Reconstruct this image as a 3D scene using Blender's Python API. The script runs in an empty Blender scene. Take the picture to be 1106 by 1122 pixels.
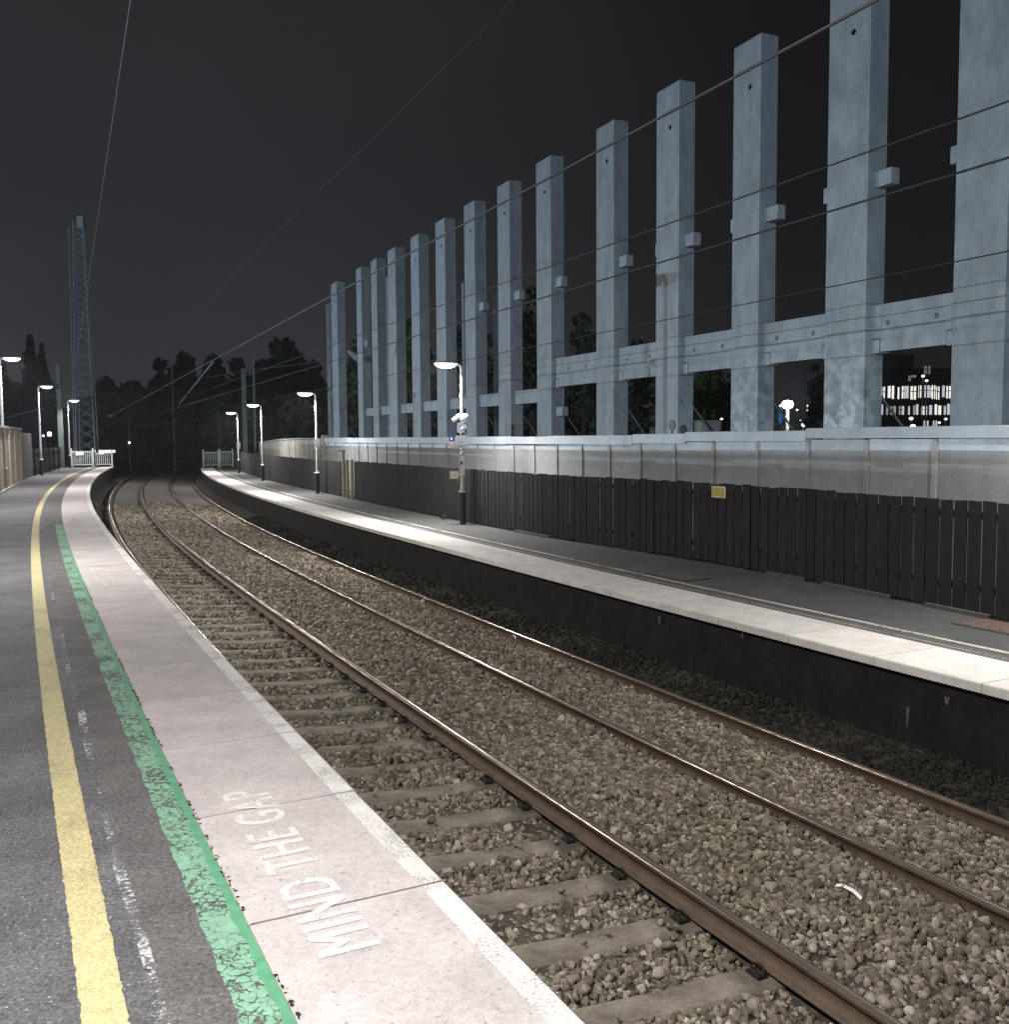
import bpy, math, random
import numpy as np
from mathutils import Vector, Matrix, Euler
random.seed(7); rng = np.random.default_rng(7)
PI = math.pi
scene = bpy.context.scene
col = scene.collection

# ------------------------------------------------------------------ camera
EYE = 1.9165; PITCH = 0.07227; ROLL = -0.00739; FPX = 1077.08; CY = 556.8
cam_data = bpy.data.cameras.new("camera")
cam = bpy.data.objects.new("camera", cam_data); col.objects.link(cam)
cam.matrix_world = (Matrix.Translation((0, 0, EYE)) @ Euler((PI / 2 - PITCH, 0, 0)).to_matrix().to_4x4()
                    @ Matrix.Rotation(ROLL, 4, 'Z'))
cam_data.sensor_fit = 'VERTICAL'; cam_data.sensor_height = 36.0
cam_data.lens = 36.0 * FPX / 1122.0
cam_data.shift_y = -(561 - CY) / 1122.0
cam_data.clip_start = 0.05; cam_data.clip_end = 3000
scene.camera = cam

# ------------------------------------------------------------------ night sky and exposure
world = bpy.data.worlds.new("World"); scene.world = world; world.use_nodes = True
wn = world.node_tree; wn.nodes.clear()
w_out = wn.nodes.new('ShaderNodeOutputWorld'); w_bg = wn.nodes.new('ShaderNodeBackground')
w_tc = wn.nodes.new('ShaderNodeTexCoord'); w_sep = wn.nodes.new('ShaderNodeSeparateXYZ')
w_ramp = wn.nodes.new('ShaderNodeValToRGB')
wn.links.new(w_tc.outputs['Generated'], w_sep.inputs[0])
wn.links.new(w_sep.outputs['Z'], w_ramp.inputs[0])
w_n = wn.nodes.new('ShaderNodeTexNoise'); w_n.inputs['Scale'].default_value = 1.7; w_n.inputs['Detail'].default_value = 4
wn.links.new(w_tc.outputs['Generated'], w_n.inputs['Vector'])
w_mr = wn.nodes.new('ShaderNodeMapRange'); w_mr.inputs['From Min'].default_value = .3; w_mr.inputs['From Max'].default_value = .7; w_mr.inputs['To Min'].default_value = 0.50; w_mr.inputs['To Max'].default_value = .88
wn.links.new(w_n.outputs['Fac'], w_mr.inputs['Value'])
cr = w_ramp.color_ramp
cr.elements[0].position = 0.0; cr.elements[0].color = (0.0430, 0.0430, 0.0495, 1)
cr.elements[1].position = 1.0; cr.elements[1].color = (0.0240, 0.0238, 0.0258, 1)
for p_, c_ in ((0.10, (0.0375, 0.0375, 0.0430, 1)), (0.22, (0.0280, 0.0280, 0.0325, 1)), (0.42, (0.0235, 0.0232, 0.0255, 1))):
    e_ = cr.elements.new(p_); e_.color = c_
w_dot = wn.nodes.new('ShaderNodeVectorMath'); w_dot.operation = 'DOT_PRODUCT'; w_dot.inputs[1].default_value = (-.52, .85, .05)
wn.links.new(w_tc.outputs['Generated'], w_dot.inputs[0])
w_gl = wn.nodes.new('ShaderNodeMapRange'); w_gl.interpolation_type = 'SMOOTHSTEP'
w_gl.inputs['From Min'].default_value = .62; w_gl.inputs['From Max'].default_value = 1.0; w_gl.inputs['To Min'].default_value = .38; w_gl.inputs['To Max'].default_value = 1.15
wn.links.new(w_dot.outputs['Value'], w_gl.inputs['Value'])
w_sc = wn.nodes.new('ShaderNodeVectorMath'); w_sc.operation = 'SCALE'
wn.links.new(w_ramp.outputs[0], w_sc.inputs[0]); wn.links.new(w_gl.outputs[0], w_sc.inputs['Scale'])
wn.links.new(w_sc.outputs[0], w_bg.inputs['Color']); wn.links.new(w_mr.outputs[0], w_bg.inputs['Strength'])
wn.links.new(w_bg.outputs[0], w_out.inputs['Surface'])
vs = scene.view_settings
vs.view_transform = 'Standard'; vs.look = 'None'; vs.exposure = 0.0; vs.gamma = 1.0; vs.use_curve_mapping = False
scene.render.engine = 'CYCLES'
scene.cycles.use_denoising = True
scene.cycles.max_bounces = 6; scene.cycles.diffuse_bounces = 3; scene.cycles.glossy_bounces = 3
scene.cycles.transparent_max_bounces = 8
scene.cycles.sample_clamp_indirect = 4.0

# power of the lamps (watts)
P_NEAR, P_FAR, P_YARD = 1550.0, 760.0, 20000.0
LAMP_COL = (1.0, 0.968, 0.94); YARD_COL = (0.66, 0.82, 1.0)

# ------------------------------------------------------------------ plan geometry: the curved line and the straight row
KN = [-5, 8, 18, 30, 45, 65, 100, 160]; KV = [0.1189, 0.14592, 0.12665, 0.29376, 0.218, 0.24094, 0.26169, 0.26251]
DS = 0.05
S_ = np.arange(-30, 190, DS)
K_ = np.interp(S_, KN, KV) * 1e-2
TH = np.cumsum(K_) * DS
i0 = int(round((0 + 30) / DS))
TH = TH - TH[i0] - 0.47419
X_ = np.cumsum(np.sin(TH)) * DS; Y_ = np.cumsum(np.cos(TH)) * DS
X_ = X_ - X_[i0] + 1.83354; Y_ = Y_ - Y_[i0]
def heading(s): return float(np.interp(s, S_, TH))
def Cv(s, lat, z=0.0):
    th = np.interp(s, S_, TH); x = np.interp(s, S_, X_); y = np.interp(s, S_, Y_)
    return Vector((float(x + lat * math.cos(th)), float(y - lat * math.sin(th)), float(z)))
RH = -0.41926
RU = Vector((math.sin(RH), math.cos(RH), 0)); RN = Vector((math.cos(RH), -math.sin(RH), 0))
def Rw(u, n, z=0.0):
    v = RU * u + RN * n; return Vector((v.x, v.y, z))
CM = cam.matrix_world.copy()
def ray(px, py):
    d = Vector(((px - 553) / FPX, -(py - CY) / FPX, -1.0))
    return (CM.to_3x3() @ d)
def at(px, py, D):
    """point seen at a pixel of the photograph, D metres ahead"""
    return Vector((0, 0, EYE)) + ray(px, py) * D
def at_z(px, py, z):
    d = ray(px, py); return Vector((0, 0, EYE)) + d * ((z - EYE) / d.z)
def at_row(px, py, n):
    d = ray(px, py); t = n / d.dot(RN); p = d * t; return p.dot(RU), EYE + p.z
ZF = -0.292
R1, R2, R3, R4 = 0.706, 2.211, 3.851, 5.356
ZT1, ZT2, ZT3, ZT4 = -0.895, -0.993, -1.057, -1.154

ORD = ['first', 'second', 'third', 'fourth', 'fifth', 'sixth', 'seventh', 'eighth', 'ninth', 'tenth', 'eleventh',
       'twelfth', 'thirteenth', 'fourteenth', 'fifteenth', 'sixteenth', 'seventeenth', 'eighteenth', 'nineteenth']
TENS = ['', '', 'twenty', 'thirty', 'forty', 'fifty', 'sixty', 'seventy']
def ordinal(i):
    if i <= 19: return ORD[i - 1]
    t, r = divmod(i, 10)
    return (TENS[t][:-1] + 'ieth') if r == 0 else TENS[t] + '-' + ORD[r - 1]

# ------------------------------------------------------------------ materials
MATS = {}
def mat(name, c, rough=0.8, var=0.25, scale=8.0, c2=None, bump=0.0, bscale=60.0, metal=0.0, spec=0.35, tone=0.0, detail=6.0):
    """procedural surface: two noise layers over the base colour, optional per-face tone and bump"""
    if name in MATS: return MATS[name]
    m = bpy.data.materials.new(name); m.use_nodes = True; nt = m.node_tree; nt.nodes.clear()
    N = nt.nodes.new; L = nt.links.new
    out = N('ShaderNodeOutputMaterial'); b = N('ShaderNodeBsdfPrincipled'); L(b.outputs[0], out.inputs[0])
    b.inputs['Roughness'].default_value = rough; b.inputs['Metallic'].default_value = metal
    b.inputs['Specular IOR Level'].default_value = spec
    tc = N('ShaderNodeTexCoord')
    n1 = N('ShaderNodeTexNoise'); n1.inputs['Scale'].default_value = scale; n1.inputs['Detail'].default_value = detail
    n1.inputs['Roughness'].default_value = 0.62
    L(tc.outputs['Object'], n1.inputs['Vector'])
    rp = N('ShaderNodeValToRGB'); rp.color_ramp.elements[0].position = 0.32; rp.color_ramp.elements[1].position = 0.68
    c2 = c2 or tuple(x * (1 - var) for x in c)
    cc = tuple(min(1, x * (1 + var * .6)) for x in c)
    rp.color_ramp.elements[0].color = (*c2, 1); rp.color_ramp.elements[1].color = (*cc, 1)
    L(n1.outputs['Fac'], rp.inputs[0])
    last = rp.outputs[0]
    n2 = N('ShaderNodeTexNoise'); n2.inputs['Scale'].default_value = scale * 9; n2.inputs['Detail'].default_value = 4
    L(tc.outputs['Object'], n2.inputs['Vector'])
    mr = N('ShaderNodeMapRange'); mr.inputs['From Min'].default_value = .3; mr.inputs['From Max'].default_value = .7
    mr.inputs['To Min'].default_value = 1 - var * .6; mr.inputs['To Max'].default_value = 1 + var * .4
    L(n2.outputs['Fac'], mr.inputs['Value'])
    mx = N('ShaderNodeVectorMath'); mx.operation = 'SCALE'; L(last, mx.inputs[0]); L(mr.outputs[0], mx.inputs['Scale'])
    last = mx.outputs[0]
    if tone:
        at_ = N('ShaderNodeAttribute'); at_.attribute_name = 'tone'
        m2 = N('ShaderNodeMapRange'); m2.inputs['To Min'].default_value = 1 - tone; m2.inputs['To Max'].default_value = 1 + tone
        L(at_.outputs['Fac'], m2.inputs['Value'])
        m3 = N('ShaderNodeVectorMath'); m3.operation = 'SCALE'; L(last, m3.inputs[0]); L(m2.outputs[0], m3.inputs['Scale']); last = m3.outputs[0]
    L(last, b.inputs['Base Color'])
    if bump:
        n3 = N('ShaderNodeTexNoise'); n3.inputs['Scale'].default_value = bscale; n3.inputs['Detail'].default_value = 5
        L(tc.outputs['Object'], n3.inputs['Vector'])
        bp = N('ShaderNodeBump'); bp.inputs['Strength'].default_value = bump; bp.inputs['Distance'].default_value = 0.01
        L(n3.outputs['Fac'], bp.inputs['Height']); L(bp.outputs[0], b.inputs['Normal'])
    MATS[name] = m
    return m

def emis(name, c, s):
    if name in MATS: return MATS[name]
    m = bpy.data.materials.new(name); m.use_nodes = True; nt = m.node_tree; nt.nodes.clear()
    out = nt.nodes.new('ShaderNodeOutputMaterial'); e = nt.nodes.new('ShaderNodeEmission')
    e.inputs[0].default_value = (*c, 1); e.inputs[1].default_value = s
    nt.links.new(e.outputs[0], out.inputs[0]); MATS[name] = m
    return m

def paint(name, c, keep=0.6, scale=30.0, soft=0.06, rough=0.75, var=0.15, stretch=(1, 1, 1), big=1.3, crack=False, keep2=None):
    """worn paint: gone where a noise says so, the surface beneath shows through"""
    m = mat(name, c, rough=rough, var=var, scale=14, bump=0.25, bscale=180)
    nt = m.node_tree; N = nt.nodes.new; L = nt.links.new
    out = [n for n in nt.nodes if n.type == 'OUTPUT_MATERIAL'][0]; b = [n for n in nt.nodes if n.type == 'BSDF_PRINCIPLED'][0]
    tc = [n for n in nt.nodes if n.type == 'TEX_COORD'][0]
    mp = N('ShaderNodeMapping'); mp.inputs['Scale'].default_value = stretch; L(tc.outputs['Object'], mp.inputs['Vector'])
    n1 = N('ShaderNodeTexNoise'); n1.inputs['Scale'].default_value = scale; n1.inputs['Detail'].default_value = 7; n1.inputs['Roughness'].default_value = .7
    L(mp.outputs[0], n1.inputs['Vector'])
    n2 = N('ShaderNodeTexNoise'); n2.inputs['Scale'].default_value = big; n2.inputs['Detail'].default_value = 2
    L(tc.outputs['Object'], n2.inputs['Vector'])
    ad = N('ShaderNodeMath'); ad.operation = 'MULTIPLY_ADD'; ad.inputs[1].default_value = 0.55
    L(n2.outputs['Fac'], ad.inputs[0]); L(n1.outputs['Fac'], ad.inputs[2])
    src = ad.outputs[0]
    if crack:
        v = N('ShaderNodeTexVoronoi'); v.feature = 'DISTANCE_TO_EDGE'; v.inputs['Scale'].default_value = 26
        L(mp.outputs[0], v.inputs['Vector'])
        vm = N('ShaderNodeMapRange'); vm.inputs['From Max'].default_value = 0.09; vm.inputs['To Min'].default_value = 0.16; vm.inputs['To Max'].default_value = 0
        L(v.outputs['Distance'], vm.inputs['Value'])
        sb = N('ShaderNodeMath'); sb.operation = 'ADD'; L(src, sb.inputs[0]); L(vm.outputs[0], sb.inputs[1]); src = sb.outputs[0]
    r = N('ShaderNodeMapRange'); t0 = 0.775 + (keep - .5) * 0.36
    r.inputs['From Min'].default_value = t0 - soft; r.inputs['From Max'].default_value = t0 + soft
    L(src, r.inputs['Value'])
    tr = N('ShaderNodeBsdfTransparent'); mx = N('ShaderNodeMixShader')
    L(r.outputs[0], mx.inputs[0]); L(b.outputs[0], mx.inputs[1]); L(tr.outputs[0], mx.inputs[2]); L(mx.outputs[0], out.inputs[0])
    return m

def grain(m, scale=130.0, lo=.6, hi=1.5, contrast=(.36, .64)):
    nt = m.node_tree; N = nt.nodes.new; L = nt.links.new
    b = [n for n in nt.nodes if n.type == 'BSDF_PRINCIPLED'][0]; tc = [n for n in nt.nodes if n.type == 'TEX_COORD'][0]
    src = b.inputs['Base Color'].links[0].from_socket
    v = N('ShaderNodeTexNoise'); v.inputs['Scale'].default_value = scale; v.inputs['Detail'].default_value = 3; v.inputs['Roughness'].default_value = .7
    L(tc.outputs['Object'], v.inputs['Vector'])
    r = N('ShaderNodeMapRange'); r.inputs['From Min'].default_value = contrast[0]; r.inputs['From Max'].default_value = contrast[1]
    r.inputs['To Min'].default_value = lo; r.inputs['To Max'].default_value = hi; L(v.outputs['Fac'], r.inputs['Value'])
    sc = N('ShaderNodeVectorMath'); sc.operation = 'SCALE'; L(src, sc.inputs[0]); L(r.outputs[0], sc.inputs['Scale']); L(sc.outputs[0], b.inputs['Base Color'])
    return m

def speckle(m, size=260.0, lo=0.66, hi=0.74, c=(.42, .42, .43)):
    """small pale chips set in the surface"""
    nt = m.node_tree; N = nt.nodes.new; L = nt.links.new
    b = [n for n in nt.nodes if n.type == 'BSDF_PRINCIPLED'][0]; tc = [n for n in nt.nodes if n.type == 'TEX_COORD'][0]
    src = b.inputs['Base Color'].links[0].from_socket
    v = N('ShaderNodeTexNoise'); v.inputs['Scale'].default_value = size; v.inputs['Detail'].default_value = 1
    L(tc.outputs['Object'], v.inputs['Vector'])
    r = N('ShaderNodeMapRange'); r.inputs['From Min'].default_value = lo; r.inputs['From Max'].default_value = hi
    L(v.outputs['Fac'], r.inputs['Value'])
    mx = N('ShaderNodeMixRGB'); L(r.outputs[0], mx.inputs[0]); L(src, mx.inputs[1]); mx.inputs[2].default_value = (*c, 1)
    L(mx.outputs[0], b.inputs['Base Color'])
    return m

def leaves_mat(name, c, tone=0.5):
    m = mat(name, c, rough=0.7, var=0.35, scale=0.6, tone=tone, spec=.2)
    return m

# ------------------------------------------------------------------ mesh helper
class MB:
    def __init__(self): self.v = []; self.f = []; self.m = []; self.t = []; self.sm = []
    def add(self, vs_, fs_, mi=0, tone=0.5, smooth=False):
        o = len(self.v); self.v.extend([tuple(p) for p in vs_])
        for f in fs_:
            self.f.append(tuple(i + o for i in f)); self.m.append(mi); self.t.append(tone); self.sm.append(smooth)
    def box(self, x0, x1, y0, y1, z0, z1, mi=0, tone=0.5, M=None, bev=0.0):
        if bev > 0:
            b = bev
            vs_ = []
            for z, i in ((z0, 0), (z1 - b, 0), (z1, b)):
                vs_ += [(x0 + i, y0 + i, z), (x1 - i, y0 + i, z), (x1 - i, y1 - i, z), (x0 + i, y1 - i, z)]
            fs_ = [(3, 2, 1, 0), (8, 9, 10, 11)]
            for k in (0, 4):
                for j in range(4): fs_.append((k + j, k + (j + 1) % 4, k + 4 + (j + 1) % 4, k + 4 + j))
        else:
            vs_ = [(x, y, z) for z in (z0, z1) for x, y in ((x0, y0), (x1, y0), (x1, y1), (x0, y1))]
            fs_ = [(3, 2, 1, 0), (4, 5, 6, 7), (0, 1, 5, 4), (1, 2, 6, 5), (2, 3, 7, 6), (3, 0, 4, 7)]
        if M is not None: vs_ = [M @ Vector(p) for p in vs_]
        self.add(vs_, fs_, mi, tone)
    def tube(self, pts, r, seg=8, mi=0, cap=True, tone=.5):
        pts = [Vector(p) for p in pts]; rs = r if isinstance(r, (list, tuple)) else [r] * len(pts)
        vs_ = []; fs_ = []
        up = None
        for i, p in enumerate(pts):
            d = (pts[min(i + 1, len(pts) - 1)] - pts[max(i - 1, 0)]).normalized()
            if up is None:
                up = Vector((0, 0, 1)) if abs(d.z) < .9 else Vector((1, 0, 0))
            a = d.cross(up).normalized(); b = a.cross(d).normalized(); up = b
            for k in range(seg):
                t = 2 * PI * k / seg
                vs_.append(p + (a * math.cos(t) + b * math.sin(t)) * rs[i])
        for i in range(len(pts) - 1):
            for k in range(seg):
                fs_.append((i * seg + k, i * seg + (k + 1) % seg, (i + 1) * seg + (k + 1) % seg, (i + 1) * seg + k))
        self.add(vs_, fs_, mi, tone, True)
        if cap:
            n = len(vs_)
            self.add(vs_[:seg], [tuple(reversed(range(seg)))], mi, tone); self.add(vs_[n - seg:], [tuple(range(seg))], mi, tone)
    def lathe(self, prof, seg=16, mi=0, M=None, sx=1, sy=1, smooth=True):
        vs_ = []; fs_ = []
        for r, z in prof:
            for k in range(seg):
                t = 2 * PI * k / seg; p = Vector((r * math.cos(t) * sx, r * math.sin(t) * sy, z)); vs_.append(M @ p if M else p)
        for i in range(len(prof) - 1):
            for k in range(seg): fs_.append((i * seg + k, i * seg + (k + 1) % seg, (i + 1) * seg + (k + 1) % seg, (i + 1) * seg + k))
        self.add(vs_, fs_, mi, .5, smooth)
        if prof[0][0] > 1e-6: self.add(vs_[:seg], [tuple(reversed(range(seg)))], mi)
        if prof[-1][0] > 1e-6: self.add(vs_[-seg:], [tuple(range(seg))], mi)
    def poly(self, pts, mi=0, tone=.5): self.add(pts, [tuple(range(len(pts)))], mi, tone)
    def build(self, name, mats, parent=None, world=True):
        me = bpy.data.meshes.new(name)
        vs_ = self.v
        if parent is not None and world:
            inv = parent_world(parent).inverted(); vs_ = [tuple(inv @ Vector(p)) for p in self.v]
        me.from_pydata(vs_, [], self.f)
        if not isinstance(mats, (list, tuple)): mats = [mats]
        for m in mats: me.materials.append(m)
        n = len(self.f)
        me.polygons.foreach_set('material_index', np.array(self.m, np.int32))
        me.polygons.foreach_set('use_smooth', np.array(self.sm, bool))
        a = me.attributes.new('tone', 'FLOAT', 'FACE'); a.data.foreach_set('value', np.array(self.t, np.float32))
        me.validate(clean_customdata=False); me.update()
        o = bpy.data.objects.new(name, me); col.objects.link(o)
        if parent is not None: o.parent = parent
        return o
def parent_world(o):
    M = Matrix.LocRotScale(o.location, o.rotation_euler, o.scale)
    return parent_world(o.parent) @ M if o.parent else M

def tag(o, label, cat, group=None):
    o['label'] = label; o['category'] = cat
    if group: o['group'] = group
    return o
def thing(name, label, cat, loc=(0, 0, 0), rot=(0, 0, 0), group=None):
    o = bpy.data.objects.new(name, None); col.objects.link(o); o.empty_display_size = .3
    o.location = loc; o.rotation_euler = rot
    return tag(o, label, cat, group)
def struct(o, kind='structure', label=None):
    o['kind'] = kind
    if label: o['label'] = label
    return o
def copy_tree(o, parent=None):
    c = o.copy(); col.objects.link(c); c.parent = parent
    for ch in list(o.children): copy_tree(ch, c)
    return c

def strip(mb, prof, s0, s1, ds, mi=0, tone=.5, jit=None):
    """sweep an open (lat, z) profile along the curve from s0 to s1; prof may be a function of s"""
    n = max(1, int(math.ceil((s1 - s0) / ds))); rows = []
    for i in range(n + 1):
        s = s0 + (s1 - s0) * i / n; p = prof(s) if callable(prof) else prof
        rows.append([Cv(s, a, z) for a, z in p])
    k = len(rows[0]); vs_ = [p for r in rows for p in r]
    fs_ = [(i * k + j, i * k + j + 1, (i + 1) * k + j + 1, (i + 1) * k + j) for i in range(n) for j in range(k - 1)]
    mb.add(vs_, fs_, mi, tone)

# ================================================================== SETTING
M_earth = mat('dark_earth', (.035, .03, .024), .95, .4, 1.2, bump=.5, bscale=20)
M_asph = speckle(grain(mat('asphalt', (.092, .092, .097), .80, .38, 1.5, bump=1.0, bscale=70), 52, .58, 1.5), 66, .66, .72, (.30, .30, .31))
M_asph2 = speckle(grain(mat('asphalt_patch', (.104, .099, .099), .86, .28, 2.4, bump=1.0, bscale=70), 48, .62, 1.42), 75, .68, .74, (.24, .23, .23))
M_asph3 = speckle(mat('asphalt_far', (.072, .074, .076), .86, .25, 1.6, bump=.5, bscale=120), 160, .66, .76, (.25, .25, .25))
M_cop = speckle(grain(mat('coping_stone', (.425, .390, .382), .8, .15, 2.6, bump=.35, bscale=160, tone=.09), 75, .88, 1.08), 46, .31, .27, (.26, .225, .22))
M_copF = mat('coping_stone_far', (.60, .575, .54), .82, .14, 3, bump=.3, bscale=120, tone=.08)
M_joint = mat('joint_grit', (.06, .055, .05), .95, .4, 40)
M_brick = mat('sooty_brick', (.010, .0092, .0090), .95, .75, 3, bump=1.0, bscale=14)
M_yellow = grain(paint('yellow_paint', (.46, .405, .215), keep=.95, scale=170, soft=.06, var=.10, big=1.5), 110, .62, 1.25)
M_green = paint('green_paint', (.085, .265, .150), keep=.97, scale=60, soft=.05, var=.2)
M_greenpale = paint('faded_green_paint', (.18, .335, .24), keep=.74, scale=26, soft=.045, var=.2, crack=True, big=2.2)
M_white = paint('white_edge_paint', (.60, .58, .56), keep=.86, scale=90, soft=.14, var=.1, big=3.0)
M_letter = paint('white_letter_paint', (.60, .575, .55), keep=.98, scale=60, soft=.16, var=.08, big=7.0)
M_ghost = paint('chalky_paint_trace', (.40, .40, .41), keep=.26, scale=34, soft=.07, var=.2, big=2.6, stretch=(1, 1, 1))
M_cream = paint('cream_line_paint', (.50, .47, .40), keep=.70, scale=40, soft=.06, var=.2)

g = MB(); g.box(-900, 900, -300, 1500, -2.4, -1.62); struct(g.build('ground', M_earth))

def bed_z(lat, s=0.0):
    if lat <= R2 + .075:
        top = ZT1 + (ZT2 - ZT1) * (lat - R1) / 1.505
        return top - .175 - .05
    if lat < R3 - .075:
        return float(np.interp(lat, [R2 + .075, R2 + .3, 3.1, R3 - .35, R3 - .075], [-1.105, -1.085, -1.095, -1.135, -1.165]))
    if lat < R4 + .06:
        top = ZT3 + (ZT4 - ZT3) * (lat - R3) / 1.505; return top - .135
    return float(np.interp(lat, [R4 + .06, 5.6, 5.85, 6.1], [-1.285, -1.24, -1.16, -1.10]))
lats = [-.25, 0, .35, .6, .8, 1.1, 1.5, 1.9, 2.1, 2.28, 2.29, 2.5, 2.9, 3.3, 3.5, 3.76, 3.78, 4.2, 4.8, 5.2, 5.4, 5.42, 5.6, 5.85, 6.1, 6.3]
g = MB(); strip(g, [(a, bed_z(a)) for a in lats], -20, 160, .5)
M_bed = mat('ballast_bed', (.075, .064, .050), .95, .45, 9, c2=(.022, .019, .016), bump=1.0, bscale=28, detail=8)
struct(g.build('track_bed', M_bed))
g = MB(); strip(g, [(-200, -.05), (-60, -.05), (-3.16, -.05), (-3.16, -1.7)], -28, 175, 3)
struct(g.build('ground_behind_wall', M_earth))
g = MB(); strip(g, [(9.3, -1.7), (9.3, -.32), (40, -.32), (200, -.32)], -28, 175, 3)
struct(g.build('building_site_ground', M_earth))

# --- near platform
S0, S1 = -14.0, 76.8
g = MB(); strip(g, [(-3.3, 0), (-2.2, 0), (-1.23, 0)], S0, S1, .4, 0)
strip(g, [(-1.23, 0), (-.85, 0)], S0, S1, .4, 1)
strip(g, [(-.85, 0), (-.85, -.012), (-.06, -.012)], S0, S1, .4, 2)
near_platform = struct(g.build('near_platform', [M_asph, M_asph2, M_joint]))
g = MB()
s = -12.4; JT = 1.2235
# joints of the slabs seen in the photograph fall at 4.44 + k * 1.2235
k0 = int((-13 - 4.44) / JT)
slab_ranges = []
kk = k0
while 4.63 + (kk + 1) * JT < S1 + .4:
    slab_ranges.append((4.63 + kk * JT + .007, 4.63 + (kk + 1) * JT - .007)); kk += 1
for a, b in slab_ranges:
    t = random.random(); dz = random.uniform(-.0005, .0005); dl = random.uniform(-.006, .006)
    z = .006 + dz
    n = 3; rows = []
    prof = [(-.842, z - .03), (-.842, z - .003), (-.838, z), (-.012 + dl, z), (dl, z - .012), (dl, z - .085), (-.1, z - .085)]
    vs_ = []; kx = len(prof)
    for i in range(n + 1):
        ss = a + (b - a) * i / n
        vs_ += [Cv(ss, l, zz) for l, zz in prof]
    fs_ = [(i * kx + j, i * kx + j + 1, (i + 1) * kx + j + 1, (i + 1) * kx + j) for i in range(n) for j in range(kx - 1)]
    g.add(vs_, fs_, 0, t)
    g.add(vs_[:kx], [tuple(range(kx))], 0, t); g.add(vs_[-kx:], [tuple(reversed(range(kx)))], 0, t)
coping = g.build('platform_coping', M_cop, near_platform)
g = MB()
strip(g, [(-.13, -.085), (-.13, -1.3)], S0, S1, .5)
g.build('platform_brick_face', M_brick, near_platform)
g = MB()
for a, b in slab_ranges:
    strip(g, [(-.120, .0085), (-.016, .0085)], a + .004, b - .004, .4)
g.build('white_edge_line', M_white, near_platform)
g = MB(); strip(g, lambda s: [(-1.475 + rng.normal(0, .0022), .0045), (-1.335 + rng.normal(0, .0022), .0045)], S0, 14, .025); strip(g, [(-1.475, .0045), (-1.335, .0045)], 14, 76, .4); g.build('yellow_line', M_yellow, near_platform)
g = MB(); strip(g, lambda s: [(-.886 + .006 * math.sin(s * 13) + .004 * math.sin(s * 41), .0050), (-.846, .0050)], S0, 25.2, .04); g.build('green_line', M_green, near_platform)
g = MB(); strip(g, lambda s: [(-1.01 + .004 * math.sin(s * 17) + .003 * math.sin(s * 53), .0045), (-.870, .0045)], S0, 25.2, .04); g.build('faded_green_line', M_greenpale, near_platform)
g = MB(); strip(g, lambda s: [(-1.262 + .01 * math.sin(s * 3.1), .0042), (-1.225 + .014 * math.sin(s * 1.7), .0042)], S0, 17, .2)
g.build('chalk_trace', M_ghost, near_platform)
# frayed tar along the joint of asphalt and coping
M_tar = mat('tar', (.02, .02, .02), .9, .3, 20)
g = MB()
for s in np.arange(2.2, 16, .021):
    if rng.random() < .55 and (math.sin(s * 2.3) + math.sin(s * 5.1 + 1)) > -.9:
        a = rng.uniform(.004, .020); l0 = -.846 + rng.uniform(-.006, .010) + abs(rng.normal(0, .003)); w = rng.uniform(.003, .016)
        q = [Cv(s - a, l0, .0078), Cv(s - a * .3, l0 + w, .0078), Cv(s + a * .6, l0 + w * .8, .0078), Cv(s + a, l0 + .002, .0078), Cv(s + a * .2, l0 - w * .4, .0078)]
        g.poly(q)
g.build('tar_seam', M_tar, near_platform)

def lettering(text, s, lat0, lat1, length, z, parent, th_off=0, flip=False, m=None):
    cu = bpy.data.curves.new('lettering', 'FONT'); cu.body = text; cu.size = 1.0; cu.offset = 0.0; cu.space_character = 1.12
    o = bpy.data.objects.new('lettering', cu); col.objects.link(o)
    dg = bpy.context.evaluated_depsgraph_get(); me = bpy.data.meshes.new_from_object(o.evaluated_get(dg))
    bpy.data.objects.remove(o); bpy.data.curves.remove(cu)
    n = len(me.vertices); co = np.empty(n * 3); me.vertices.foreach_get('co', co); co = co.reshape(-1, 3)
    x0, x1 = co[:, 0].min(), co[:, 0].max(); y1 = co[:, 1].max(); y0 = 0.0
    for i in range(n):
        fx = (co[i, 0] - x0) / (x1 - x0); fy = (co[i, 1] - y0) / (y1 - y0)
        if flip: p = Cv(s + length * (1 - fx), lat0 + (lat1 - lat0) * fy, z)
        else: p = Cv(s + length * fx, lat0 + (lat1 - lat0) * fy, z)
        co[i] = p
    me.vertices.foreach_set('co', co.ravel()); me.update()
    # a second coat, slightly off register, thickens the strokes
    tx = Cv(s + .3, lat0) - Cv(s, lat0); tx.normalize(); co2 = co + np.array([tx.x * .013, tx.y * .013, .0003])
    fs2 = [tuple(p.vertices) for p in me.polygons]; fs2 += [tuple(i + n for i in f) for f in fs2]
    me = bpy.data.meshes.new('lettering'); me.from_pydata([tuple(p) for p in co] + [tuple(p) for p in co2], [], fs2); me.update()
    me.materials.append(m or M_letter)
    ob = bpy.data.objects.new('lettering', me); col.objects.link(ob); ob.parent = parent
    return ob
lettering('MIND THE GAP', 4.25, -.43, -.67, 1.87, .0088, near_platform)
lettering('MIND THE GAP', 14.6, -.45, -.69, 2.0, .0088, near_platform)
lettering('MIND THE GAP', 25.4, -.45, -.69, 2.0, .0088, near_platform)
lettering('MIND THE GAP', 36.0, -.45, -.69, 2.0, .0088, near_platform)

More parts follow.
